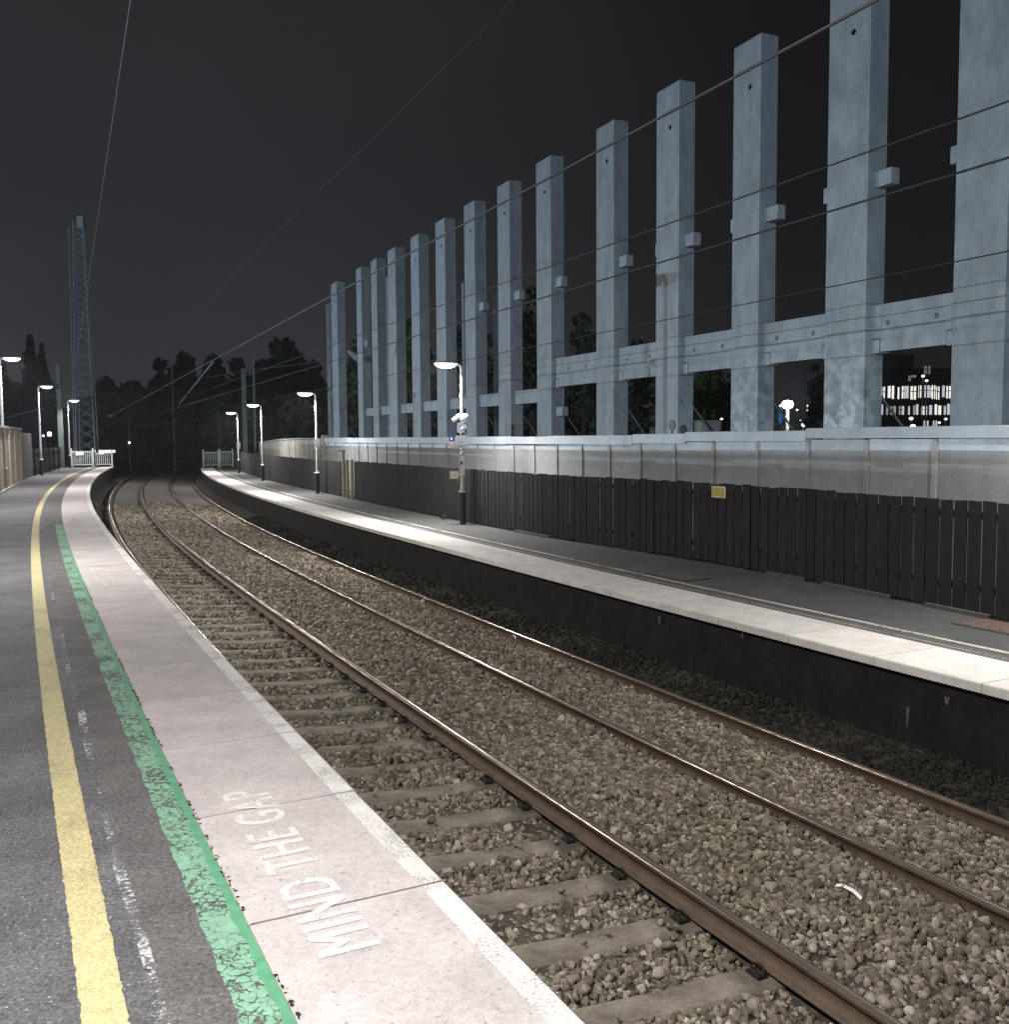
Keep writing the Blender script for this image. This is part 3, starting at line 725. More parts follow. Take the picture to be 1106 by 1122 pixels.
PL = [(11.55, 10.59), (14.44, 13.43), (17.26, 16.38), (20.19, 19.25), (23.08, 22.17), (26.70, 25.74), (29.56, 28.61), (32.46, 31.50), (35.38, 34.38), (38.29, 37.31), (41.38, 40.30), (43.95, 43.05), (46.43, 45.55), (51.30, 50.10)]
# the next pillar towards the camera, just outside the frame
PL = [(8.70, 7.72)] + PL
DEP = .42
for i, (ua, ub) in enumerate(PL):
    k = i
    lab = ('tall concrete pillar just beyond the right edge' if i == 0 else 'tall blue-grey concrete pillar, %s from the right edge' % ordinal(i) if i < 14 else 'tall concrete pillar at the far left end of the row')
    t = thing('concrete_pillar', lab, 'pillar', Rw((ua + ub) / 2, NP + DEP / 2, -.3), (0, 0, 0), 'row of tall concrete pillars')
    tp = TOPZ + rng.uniform(-.02, .02)
    g = MB(); g.box(ub, ua, -DEP, 0, -.35, tp, 0, rng.random(), RM(0, NP), .018); g.build('pillar_shaft', M_pil, t)
    g = MB(); uc = (ua + ub) / 2 - .10
    Mh = RM(uc, NP - .002, tp - .96) @ Matrix.Rotation(-PI / 2, 4, 'X')
    g.lathe([(.055, 0), (.055, .006)], 12, 0, Mh); g.build('socket', M_hole, t)
    if i <= 8 or i == 13:
        for (x0, x1) in ((ua + .002, ua + .24), (ub - .40, ub - .002)):
            g = MB(); g.box(x0, x1, -.32, -.13, 6.22, 6.50, 0, .9, RM(0, NP), .012); g.build('corbel', M_pil, t)
    if i >= 1:
        # raking prop behind the foot
        g = MB(); a = Rw(ub + .1, NP + .50, 2.6); b = Rw(ub - .55, NP + 1.2, 1.2); g.tube([a, b], .026, 8); g.build('raking_prop', M_prop, t)
    zb = 3.36 if i < 6 else 2.95
    hb = .82 if i < 6 else .40
    for sgn, uu in ((1, ua), (-1, ub)):
        if (sgn == 1 and i < len(PL) - 2) or (sgn == -1 and i > 0 and i < len(PL) - 1):
            z2 = zb if sgn == 1 else (3.36 if i - 1 < 6 else 2.95)
            h2 = (.82 if sgn == 1 and i < 6 or sgn == -1 and i - 1 < 6 else .40)
            if h2 > .5:
                g = MB(); x0, x1 = (uu + .002, uu + .21) if sgn == 1 else (uu - .21, uu - .002)
                g.box(x0, x1, -.34, -.12, z2 - .02, z2 + .22, 0, .7, RM(0, NP), .008); g.build('bearing_block', M_pil, t)
i_lo = 6
g = None
t = None
# low block on the side of the sixth pillar from the right
LB = tag(bpy.data.objects.new('formwork_block', None), 'small grey block fixed low on the side of the fifth pillar', 'block'); col.objects.link(LB); LB.location = Rw(25.2, NP + .2, 2.5)
g = MB(); g.box(25.28, 25.74 - .004, -.30, -.12, 2.52, 2.78, 0, .8, RM(0, NP), .01); g.build('block_body', M_pil, LB)
# beams
for i in range(0, len(PL) - 2):
    ua = PL[i][0]; ub = PL[i + 1][1]; big = i < 6
    z0, z1 = (3.36, 4.18) if big else (2.95, 3.37 - .008 * (i - 6))
    a, b = ua + .006, ub - .006
    lab = 'deep concrete beam between pillars, %s gap from the right' % ordinal(i) if big and i else 'deep concrete beam running out of the right edge' if not i else 'shallow concrete beam between pillars, %s gap from the right' % ordinal(i)
    t = thing('concrete_beam', lab, 'beam', Rw((a + b) / 2, NP + .2, z0), (0, 0, 0), 'beams tying the pillars together')
    g = MB()
    prof = [(a, z0), (b, z0), (b, z1), (a, z1)] if not big else [(a + .225, z0), (b - .225, z0), (b - .225, z0 + .235), (b, z0 + .235), (b, z1), (a, z1), (a, z0 + .235), (a + .225, z0 + .235)]
    M = RM(0, NP); n = len(prof)
    vs_ = [M @ Vector((u, -.13, z)) for u, z in prof] + [M @ Vector((u, -.33, z)) for u, z in prof]
    tn = rng.random()
    g.add(vs_, [tuple(range(n)), tuple(reversed(range(n, 2 * n)))] + [(j, n + j, n + (j + 1) % n, (j + 1) % n) for j in range(n)], 0, tn)
    g.build('beam_body', M_pil, t)
    if big:
        g = MB(); um = (a + b) / 2
        for du in (-.5, .55):
            g.lathe([(.05, 0), (.035, .012)], 10, 0, RM(um + du, NP + .128, z1 - .33) @ Matrix.Rotation(-PI / 2, 4, 'X'))
        g.build('lifting_socket', M_prop, t)
# back row: lower columns standing behind
for j, (px, py, w) in enumerate(((509, 309, .75), (543.5, 321, .70), (424, 303, .8), (358.5, 333, .9), (470, 262, .0))):
    if not w: continue
    u, z = at_row(px, py, 17.5)
    t = thing('rear_column', ['slim rear concrete column glimpsed behind the seventh pillar', 'dark rear concrete column beside the sixth pillar', 'pale rear column glimpsed behind the tenth pillar', 'lower rear column at the far left end of the row'][j], 'pillar', Rw(u, 17.5, -.3), (0, 0, 0), 'lower columns behind the front row')
    g = MB(); rbox(g, u - w / 2, u + w / 2, 17.5, 17.9, -.35, z, .4, bev=.02); g.build('column_shaft', M_pil, t)
    g = MB(); rbox(g, u - w / 2 - .2, u - w / 2, 17.55, 17.8, 5.0, 5.3, .4); g.build('corbel', M_pil, t)
# site fittings: angled bracket on the far pillar, skip bins behind the capping
t = thing('angled_bracket', 'angled concrete bracket jutting left from the twelfth pillar', 'bracket', Rw(46.2, NP, 6.4))
g = MB(); a = at(383, 385, 53); b = at(392, 393, 52.6); c = at(398, 390, 52.4); g.tube([a, b, c], [.18, .2, .2], 4); g.build('bracket_arm', M_pil, t)
t = thing('round_marker', 'round dark disc standing on the wall capping beside a pillar foot', 'disc', Rw(18.8, 11.2, 1.95))
u, z = at_row(737, 466, 11.6)
g = MB(); g.lathe([(.11, -.015), (.12, 0), (.11, .015)], 18, 0, RM(u, 11.6, z) @ Matrix.Rotation(PI / 2, 4, 'X')); g.tube([Rw(u, 11.6, z - .1), Rw(u, 11.6, 1.2)], .02, 6); g.build('disc_plate', M_prop, t)
for lab, px, py, n, w, h_ in (('pale square box by the foot of the fourth pillar', 768, 462, 14.2, .5, .5), ('pale square box by the foot of the third gap pillar', 716, 469, 14.2, .3, .35)):
    u, z = at_row(px, py, n); t = thing('site_box', lab, 'box', Rw(u, n, z - h_))
    g = MB(); rbox(g, u - w / 2, u + w / 2, n, n + .4, z - 1.2, z, .6, bev=.02); g.build('box_body', M_postw, t)
    g = MB(); rbox(g, u - w / 2 - .02, u + w / 2 + .02, n - .02, n + .42, z + .002, z + .03, .6, bev=.01); g.build('box_lid', M_postw, t)

# ================================================================== PLATFORM LAMPS
M_steelw = mat('painted_steel_column', (.60, .58, .56), .5, .08, 6)
M_sleeve = mat('black_sleeve', (.02, .02, .022), .5, .2, 8)
M_shell = mat('lamp_shell', (.45, .45, .46), .5, .1, 8)
M_lens = emis('lamp_lens', (1.0, .985, .96), 7.0)
def make_lamp(label, loc, rz, hgt, power, sleeve=.85, group='platform lamp posts', tone=LAMP_COL):
    t = thing('lamp_post', label, 'lamp post', loc, (0, 0, rz), group)
    g = MB(); g.tube([(0, 0, .02 + sleeve), (0, 0, hgt * .55), (0, 0, hgt - .12), (.03, 0, hgt - .03), (.12, 0, hgt)], [.050, .044, .038, .036, .034], 12); g.build('column', M_steelw, t, False)
    g = MB(); g.tube([(0, 0, 0), (0, 0, sleeve)], .078, 14); g.build('sleeve', M_sleeve, t, False)
    g = MB(); g.lathe([(.10, sleeve), (.105, sleeve + .03), (.06, sleeve + .055)], 14); g.build('collar', M_steelw, t, False)
    hx = .42
    g = MB(); g.lathe([(.30, hgt + .0), (.302, hgt + .018), (.25, hgt + .045), (.12, hgt + .062), (.001, hgt + .066)], 24, 0, Matrix.Translation((hx, 0, 0)), 1.05, .55)
    lh = g.build('lamp_head', M_shell, t, False)
    g = MB(); g.lathe([(.001, -.125), (.10, -.118), (.20, -.09), (.262, -.045), (.285, -.002)], 24, 0, Matrix.Translation((hx, 0, hgt)), 1.05, .55)
    g.build('lens', M_lens, lh, False)
    ld = bpy.data.lights.new('lamp_light', 'AREA'); ld.shape = 'DISK'; ld.size = .34; ld.energy = power; ld.color = tone
    lo = bpy.data.objects.new('lamp_light', ld); col.objects.link(lo); lo.parent = t; lo.location = (hx, 0, hgt - .135); lo.rotation_euler = (0, math.radians(-22), 0)
    return t
nl = [(74.2, -2.62, 4.62, 'near platform lamp post beside the lattice mast, farthest on the left'),
      (60.0, -2.90, 4.85, 'near platform lamp post standing at the end of the beige wall'),
      (45.6, -3.35, 5.05, 'lamp post rising behind the beige wall at the left edge'),
      (31.0, -3.35, 5.0, 'lamp post behind the beige wall, outside the left edge'),
      (17.0, -3.35, 5.0, 'second lamp post outside the left edge, behind the wall'),
      (3.2, -3.35, 5.0, 'lamp post level with the camera behind the wall'),
      (-9.5, -3.35, 5.0, 'lamp post behind the camera on the near platform')]
for i, (s, lat, hh, lab) in enumerate(nl):
    p = Cv(s, lat, 0)
    if i == 2: p = at(3, 480, 37.5); p.z = 0
    make_lamp(lab, p, -heading(s), hh, P_NEAR * (.50, .50, .50, .44, .52, .62, .60)[i])
fl = [(7.0, 8.70, 4.05, 'far platform lamp post just outside the right edge'),
      (23.8, 8.42, 4.03, 'far platform lamp post carrying signs and cameras, nearest in view'),
      (39.8, 8.38, 3.97, 'second far platform lamp post, with small white board'),
      (53.5, 8.16, 3.95, 'third far platform lamp post, in front of the boarded wall'),
      (67.5, 8.15, 3.90, 'farthest lamp post on the far platform, by the thick mast')]
far_lamps = []
for i, (s, lat, hh, lab) in enumerate(fl):
    far_lamps.append(make_lamp(lab, Cv(s, lat, ZF), PI - heading(s), hh + (.02), P_FAR * (.50 if i == 0 else 1.0), sleeve=.82))

# yard lamps behind the near wall, lighting the pillars
for j, (u, n, z) in enumerate(((-25.0, -24.0, 4.05), (45.0, -25.0, 4.05))):
    t = thing('yard_lamp', 'yard floodlight on a post behind the near wall, %s' % ('nearer one' if not j else 'farther one'), 'floodlight', Rw(u, n, -.05), (0, 0, 0))
    g = MB(); g.tube([Rw(u, n, -.05), Rw(u, n, z - .15)], .06, 10); g.build('column', M_steelw, t)
    g = MB(); g.box(-.18, .18, -.10, .0, -.12, .12, 0, .5, Matrix(((RU.x, -RN.x, 0, Rw(u, n).x), (RU.y, -RN.y, 0, Rw(u, n).y), (0, 0, 1, z), (0, 0, 0, 1))) @ Matrix.Translation((0, .12, 0))); g.build('lamp_head', M_shell, t)
    ld = bpy.data.lights.new('yard_light', 'SPOT'); ld.energy = P_YARD * (1.9 if j == 0 else 1.30); ld.color = YARD_COL; ld.spot_size = math.radians(105 if j == 0 else 150); ld.spot_blend = .5; ld.shadow_soft_size = .05
    lo = bpy.data.objects.new('yard_light', ld); col.objects.link(lo); lo.parent = t
    lp = Rw(u, n, z) + RN * .15; tgt = Rw(20 if j == 0 else 42, 13, 6.0)
    lo.location = lp - Vector(t.location); lo.rotation_euler = (tgt - lp).to_track_quat('-Z', 'Y').to_euler()

# ------------------------------------------------------------------ signs and cameras on the far platform lamp
L0 = far_lamps[1]; Lp = Vector(L0.location)
tocam = (Vector((0, 0, 0)) - Lp); tocam.z = 0; tocam.normalize(); rt = Vector((-tocam.y, tocam.x, 0)) # rt = towards picture right when facing away
rt = Vector((tocam.y * -1, tocam.x, 0)); 
def face_M(p, z):  # x = picture right, y = towards camera
    return Matrix(((-tocam.y * 1.0, tocam.x, 0, p.x), (tocam.x * 1.0, tocam.y, 0, p.y), (0, 0, 1, z), (0, 0, 0, 1)))
def faceM(p, z):
    r = Vector((-tocam.y, tocam.x, 0))
    if r.dot(ray(1000, 480)) < r.dot(ray(100, 480)): r = -r
    return Matrix(((r.x, tocam.x, 0, p.x), (r.y, tocam.y, 0, p.y), (0, 0, 1, z), (0, 0, 0, 1)))
FM = faceM(Lp, 0)
PXM = 25.0 / FPX  # metres per photo pixel at that lamp
def zpx(y): return (at(516, y, 25.0)).z
M_sign = mat('white_sign', (.74, .74, .76), .5, .05, 5); M_blue = mat('blue_sign', (.03, .05, .26), .5, .1, 5); M_red = mat('faded_red_sign', (.62, .36, .34), .6, .1, 5)
M_ink = mat('sign_ink', (.22, .23, .25), .7, .1, 5); M_crm = mat('cream_sign', (.60, .57, .44), .6, .1, 5); M_yel = mat('yellow_sign', (.55, .44, .04), .5, .12, 9)
def board(name, label, x0, x1, y0, y1, m, ink=None, cat='sign', yo=.085, extra=None):
    a = (x0 - 515.5) * PXM; b = (x1 - 515.5) * PXM; z0 = zpx(y1); z1 = zpx(y0)
    t = thing(name, label, cat, Lp + tocam * yo + Vector((0, 0, (z0 + z1) / 2 - Lp.z)))
    g = MB(); g.box(a, b, yo, yo + .02, z0, z1, 0, .5, FM); g.build('sign_plate', m, t)
    if ink:
        g = MB()
        for (ia, ib, ja, jb) in ink: g.box(a + (b - a) * ia, a + (b - a) * ib, yo + .021, yo + .023, z0 + (z1 - z0) * ja, z0 + (z1 - z0) * jb, 0, .5, FM)
        g.build('sign_marks', M_ink, t)
    if extra: extra(t, a, b, z0, z1, yo)
    g = MB(); g.box(min(a, -.06), max(b if b < 0 else .05, -.02), .04, yo - .002, (z0 + z1) / 2 - .02, (z0 + z1) / 2 + .02, 0, .5, FM); g.build('bracket', M_galv, t)
board('sign_board', 'white square notice board on the nearest far platform lamp post', 508.5, 520.5, 477, 490.5, M_sign, [(.25, .32, .40, .52), (.36, .42, .40, .5), (.46, .54, .42, .52), (.58, .64, .40, .5), (.68, .78, .42, .52)])
def arrow(t, a, b, z0, z1, yo):
    g = MB(); cx = a + (b - a) * .3; w = (b - a)
    zc = (z0 + z1) / 2; hh = (z1 - z0) * .3
    g.poly([FM @ Vector((cx, yo + .0225, zc - hh)), FM @ Vector((cx + w * .42, yo + .0225, zc - hh * .2)), FM @ Vector((cx, yo + .0225, zc + hh))]); g.build('arrow_mark', M_sign, t)
board('direction_sign', 'small blue sign with white arrow left of the white board', 501.5, 507.6, 477.3, 483.3, M_blue, extra=arrow)
board('warning_sign', 'small faded red panel under the blue arrow sign', 501.5, 507.8, 484.0, 489.3, M_red)
board('number_plate', 'cream sign plate against the fence left of the lamp post', 502.0, 511.5, 516.0, 524.0, M_crm, [(.4, .47, .45, .58), (.5, .58, .42, .55), (.6, .75, .40, .5), (.12, .18, .2, .75)])
def boxpart(label):
    t = thing('help_point', label, 'box', Lp + Vector((0, 0, .9)))
    g = MB(); g.box(-.07, .05, .055, .13, zpx(521), zpx(499.5), 0, .5, FM, .01); g.build('casing', M_steelw, t)
    g = MB(); g.box(-.045, .005, .131, .136, zpx(508.5), zpx(505), 0, .5, FM); g.build('black_grille', M_sleeve, t)
boxpart('narrow pale box with black grille low on the signed lamp post')
t = thing('security_camera', 'cluster of white security cameras on the signed lamp post', 'camera', Lp + Vector((0, 0, 2.6)))
g = MB(); zc = zpx(458); g.lathe([(.001, .13), (.07, .11), (.105, .03), (.10, -.05), (.05, -.11), (.001, -.12)], 14, 0, FM @ Matrix.Translation((.07, .12, zc - .02))); g.build('dome_hood', M_sign, t)
g = MB(); g.tube([FM @ Vector((-.05, .08, zpx(456))), FM @ Vector((-.22, .16, zpx(461)))], [.07, .055], 10); g.build('camera_tube', M_sign, t)
g = MB(); g.tube([FM @ Vector((.02, .10, zpx(470))), FM @ Vector((.14, .16, zpx(466)))], [.06, .05], 10); g.build('camera_tube', M_sign, t)
g = MB(); g.box(-.12, .06, .04, .12, zpx(474), zpx(463), 0, .5, FM, .01); g.build('junction_box', M_sign, t)
g = MB(); g.box(-.02, .05, .055, .09, zpx(477), zpx(474), 0, .5, FM); g.build('cable_gland', M_sleeve, t)
# boards on other far lamps
for k, lab in ((2, 'small white board on the second far platform lamp post'), (4, 'hanging pale board on the farthest right lamp post')):
    q = Vector(far_lamps[k].location); M = Matrix.Translation(q) @ Matrix.Rotation(.25, 4, 'Z')
    t = thing('sign_board', lab, 'sign', q + Vector((0, -.1, 2.1)))
    g = MB(); g.box(-.10, .12, -.12, -.09, 1.55 if k == 4 else 1.85, 2.0 if k == 4 else 2.2, 0, .5, M); g.build('sign_plate', M_sign, t)
    g = MB(); g.box(-.02, .02, -.089, -.04, 1.9, 1.98, 0, .5, M); g.build('bracket', M_galv, t)
for px, py, D, lab in ((43, 489, 60, 'white fitting on the second left lamp post'), (75.5, 502, 67, 'rounded dark bracket on the farthest left lamp post')):
    pass

# yellow notice on the fence
pA = Cv(14.2, flat(14.2) - .035, 0)
uA = at_z(788, 618, ZF)
fs_, best = 14.2, 1e9
for s in np.arange(9, 20, .02):
    p = Cv(s, flat(s) - .03, .95); v = CM.inverted() @ p; px = 553 + FPX * v.x / -v.z
    if abs(px - 788) < best: best = abs(px - 788); fs_ = s
c0 = Cv(fs_, flat(fs_) - .03, 0); dd = (Cv(fs_ + .3, flat(fs_ + .3) - .03) - Cv(fs_ - .3, flat(fs_ - .3) - .03)).normalized(); nn = Vector((-dd.y, dd.x, 0))
NM = Matrix(((-dd.x, nn.x, 0, c0.x), (-dd.y, nn.y, 0, c0.y), (0, 0, 1, 0), (0, 0, 0, 1)))
t = thing('warning_notice', 'small yellow warning notice fixed near the top of the dark fence', 'sign', (c0.x, c0.y, .98))
dist = c0.y; W = 19.5 * dist / FPX * 1.18; H_ = 12.5 * dist / FPX
g = MB(); g.box(-W / 2, W / 2, .0, .012, 1.055 - H_, 1.055, 0, .5, NM); g.build('sign_plate', M_crm, t)
g = MB(); g.box(-W / 2 + .02, W / 2 - .02, .0122, .0145, 1.055 - H_ + .02, 1.035, 0, .5, NM); g.build('yellow_panel', M_yel, t)
g = MB()
for r_ in range(4):
    zz = 1.015 - r_ * (H_ - .05) / 4; x = -W / 2 + .035
    while x < W / 2 - .05:
        w_ = rng.uniform(.012, .04); g.box(x, min(x + w_, W / 2 - .03), .0148, .0162, zz - .012, zz, 0, .5, NM); x += w_ + .008
g.build('notice_print', M_ink, t)

# ------------------------------------------------------------------ covers, litter, weeds
M_rustp = mat('rusty_plate', (.12, .082, .064), .85, .35, 9, bump=.3)
def cover(label, s0, s1, l0, l1, m=M_rustp):
    t = thing('access_cover', label, 'cover', Cv((s0 + s1) / 2, (l0 + l1) / 2, ZF))
    g = MB(); strip(g, [(l0, ZF + .001), (l0, ZF + .012), (l1, ZF + .012), (l1, ZF + .001)], s0, s1, .5); g.build('cover_plate', m, t)
    g = MB(); strip(g, [(l0 - .05, ZF + .003), (l0 - .05, ZF + .008), (l0 - .004, ZF + .008)], s0 - .03, s1 + .03, .5); strip(g, [(l1 + .004, ZF + .008), (l1 + .05, ZF + .008), (l1 + .05, ZF + .003)], s0 - .03, s1 + .03, .5); g.build('cover_frame', M_joint, t)
cover('rusty brown access cover beside the fence at the right edge', 7.9, 8.6, 8.15, 8.68)
cover('dull brown access cover halfway along the far platform', 12.9, 13.9, 7.45, 7.95, mat('brown_slab', (.09, .078, .066), .9, .25, 8))
M_lit = mat('litter_white', (.75, .74, .72), .7, .05, 10)
def litter(px, py, zb, label, L_=.12, name='litter'):
    p = at_z(px, py, zb); t = thing(name, label, 'litter', p)
    g = MB(); pts = [(-L_ / 2, .09, .03), (-L_ * .2, .05, .05), (-L_ * .05, .07, .035), (L_ * .2, -.03, .05), (L_ * .5, -.10, .03)]
    for a, b in zip(pts, pts[1:]):
        a = Vector(a); b = Vector(b); w = Vector((.009, .009, .004)); g.add([p + a - w, p + b - w, p + b + w, p + a + w, p + a - w + Vector((0, 0, .003)), p + b - w + Vector((0, 0, .003)), p + b + w + Vector((0, 0, .003)), p + a + w + Vector((0, 0, .003))],
                                                                         [(0, 1, 2, 3), (7, 6, 5, 4), (0, 4, 5, 1), (2, 6, 7, 3)])
    g.build('torn_strip', M_lit, t)
litter(930, 982, -1.06, 'torn white paper strip on the ballast between the tracks', .10)
litter(563, 700, -1.20, 'white scrap lying beside the rightmost rail', .06)
M_weed = leaves_mat('weed_leaf', (.10, .12, .06))
def weed(px, py, h_, label):
    p = at_z(px, py, ZF); t = thing('weed', label, 'plant', p)
    g = MB()
    for k in range(46):
        a = rng.uniform(0, 2 * PI); r = rng.uniform(0, .16); b = p + Vector((math.cos(a) * r * .4, math.sin(a) * r * .4, 0)); e = p + Vector((math.cos(a) * r, math.sin(a) * r, rng.uniform(.04, h_)))
        sd = Vector((-math.sin(a), math.cos(a), 0)) * rng.uniform(.008, .02)
        m_ = (b + e) / 2 + Vector((0, 0, .02)); g.add([b - sd * .3, b + sd * .3, m_ + sd, e, m_ - sd], [(0, 1, 2, 3, 4)], 0, rng.random())
    g.build('leaf_tuft', M_weed, t)
weed(474, 563, .34, 'scrawny weed growing at the foot of the far fence, left of signed lamp')
weed(486, 569, .16, 'low pale weed at the fence foot beside the signed lamp post')
weed(743, 610, .22, 'small weed at the fence foot below and left of the yellow notice')
for a_, b_, lab in ((10.2, 11.6, 'weathered board along the fence foot, second from the right edge'), (12.0, 12.9, 'short weathered board at the fence foot, third from the right edge'), (8.6, 9.6, 'weathered board at the fence foot behind the rusty cover'), (19.6, 21.3, 'long weathered board at the fence foot right of the signed lamp')):
    g = MB(); strip(g, lambda s: [(flat(s) - .012, ZF + .001), (flat(s) - .05, ZF + .001), (flat(s) - .05, ZF + .05), (flat(s) - .012, ZF + .055)], a_, b_, .3, 0, rng.random())
    tag(g.build('gravel_board', mat('weathered_board', (.10, .092, .082), .9, .3, 8, tone=.2)), lab, 'board')

# ================================================================== OVERHEAD LINE
M_wire = mat('wire_metal', (.016, .016, .016), .6, .1, 10)
M_wire_lit = mat('lit_wire', (.14, .145, .155), .5, .1, 10)  # same wire where lamps catch it: the light is put into a paler colour
def wire(label, n, z0, z1, r, ua=-14, ub=92, m=None):
    g = MB(); N_ = 40
    g.tube([Rw(ua + (ub - ua) * i / N_, n, z0 + (z1 - z0) * i / N_) for i in range(N_ + 1)], r, 6)
    return tag(g.build('overhead_wire', m or M_wire), label, 'wire', 'overhead line wires')
wire('thick overhead wire crossing in front of the pillar tops', 2.8, 3.52, 3.50, .0072)
wire('faint highest overhead wire crossing the open sky', 2.8, 4.80, 4.72, .0017)
wire('upper of two wires crossing the pillars at corbel height', 6.0, 4.20, 4.13, .0075)
wire('second wire crossing the pillars, just under the corbels', 6.0, 3.83, 3.70, .0095)
wire('lowest wire crossing the pillars above the beams', 9.9, 3.99, 3.97, .0085)
wire('bright overhead wire dropping down the left side of the sky', .7, 5.86, 6.32, .0065, m=M_wire_lit)

M_mast = mat('mast_steel', (.085, .10, .09), .6, .2, 3)
def mast(label, px, ytop, D, w=.2, arms=(), conc=False, zb=-.6):
    p = at(px, 480, D); base = Vector((p.x, p.y, zb)); top = at(px, ytop, D).z
    t = thing('catenary_mast', label, 'mast', base, (0, 0, 0), 'overhead line masts')
    g = MB(); M = Matrix.Translation((p.x, p.y, 0)) @ Matrix.Rotation(.25, 4, 'Z')
    g.box(-w / 2, w / 2, -w / 2, -w / 2 + .02, zb, top, 0, .5, M); g.box(-w / 2, w / 2, w / 2 - .02, w / 2, zb, top, 0, .5, M); g.box(-.012, .012, -w / 2 + .02, w / 2 - .02, zb, top, 0, .5, M)
    g.build('mast_column', M_mast, t)
    for (xa, ya, xb, yb, r) in arms:
        g = MB(); g.tube([at(xa, ya, D), at(xb, yb, D - 1.0)], r, 6); g.build('cantilever_arm', M_mast, t)
    return t
mast('thick mast standing behind the farthest right lamp post', 268.5, 404, 73, .34, ((268, 406, 226, 414, .03), (268, 425, 205, 443, .03)))
mast('slim mast rising above the third right lamp post', 279.5, 391, 62, .13, ((279, 405, 353, 396, .018),))
mast('pale mast left of the near platform end, beside the third lamp', 66.5, 400, 68, .30, ((64, 430, 61, 420, .05),), zb=-.05)
mast('thin mast amid the dark trees above the track', 190.7, 402, 96, .16, ((191, 414, 230, 394, .03), (191, 414, 150, 434, .025)), zb=-1.6)
mast('short distant mast left of the thin mast', 174, 438, 120, .16, zb=-1.6)
mast('short distant mast right of the diagonal strut', 226.5, 438, 118, .16, zb=-1.6)
mast('distant mast left of the farthest right lamp', 240, 447, 105, .2, ((240, 447, 212, 440, .03),), zb=-1.6)
t = thing('diagonal_strut', 'long pale diagonal strut hanging over the tracks against dark trees', 'strut', at(215, 420, 80))
g = MB(); g.tube([at(196, 443, 84), at(234, 396, 78)], [.05, .09], 8); g.build('strut_tube', mat('pale_steel', (.4, .42, .42), .5, .1, 4), t)
g = MB(); g.lathe([(.10, -.06), (.13, 0), (.10, .06)], 10, 0, Matrix.Translation(at(234, 396, 78))); g.build('insulator', M_mast, t)
# signal post in the cutting
p = at(141.5, 480, 88); t = thing('signal_post', 'slim signal post with one small white light beyond the platform end', 'signal', (p.x, p.y, -1.6))
g = MB(); g.tube([(p.x, p.y, -1.6), (p.x, p.y, at(141, 461, 88).z)], .07, 8); g.build('post', M_mast, t)
hd = at(141.5, 485, 87.6); g = MB(); g.box(hd.x - .2, hd.x + .2, hd.y, hd.y + .2, hd.z - .35, hd.z + .35); g.build('signal_head', M_sleeve, t)
g = MB(); g.lathe([(.11, 0), (.08, .05), (.001, .06)], 10, 0, Matrix.Translation(hd + Vector((0, 0, 0))) @ Matrix.Rotation(PI / 2, 4, 'X')); g.build('signal_lamp', emis('signal_white', (1, 1, .95), 2.2), t)
M_arm = M_mast
g = MB(); g.tube([at(142, 470, 88), at(155, 466, 86), at(190, 464, 84)], .03, 6); g.build('bracket_arm', M_arm, t)

# ------------------------------------------------------------------ lattice mast
M_lat = mat('lattice_steel', (.34, .39, .45), .5, .15, 2)
pb = at(95, 480, 78); t = thing('lattice_mast', 'tall tapering lattice radio mast beyond the near platform end', 'mast', (pb.x, pb.y, -.05))
topz = at(85, 247, 78).z; W0, W1 = .72, .36
Mt = Matrix.Translation((pb.x, pb.y, 0)) @ Matrix.Rotation(.20, 4, 'Z')
def corner(k, z):
    f = z / topz; w = W0 + (W1 - W0) * f; sx, sy = ((-1, -1), (1, -1), (1, 1), (-1, 1))[k]
    return Mt @ Vector((sx * w, sy * w, z))
for k in range(4):
    g = MB(); g.tube([corner(k, 0), corner(k, topz)], .04, 6); g.build('leg', M_lat, t)
g = MB(); z = 0.2; i = 0
while z < topz - .8:
    st = (W0 + (W1 - W0) * z / topz) * 1.25
    for k in range(4):
        g.tube([corner(k, z), corner((k + 1) % 4, z + st)], .019, 4, cap=False); g.tube([corner((k + 1) % 4, z), corner(k, z + st)], .019, 4, cap=False)
    z += st
g.build('cross_bracing', M_lat, t)
g = MB(); c = Mt @ Vector((.1, 0, topz)); g.box(c.x - .2, c.x + .3, c.y - .15, c.y + .15, topz - .5, topz + .45); g.build('antenna_box', M_lat, t)
g = MB(); c = Mt @ Vector((-W0 - .12, -W0, 0)); g.tube([(c.x, c.y, 0), (c.x + W0 - W1 - .1, c.y, topz * .97)], .03, 6); g.build('cable_duct', M_lat, t)

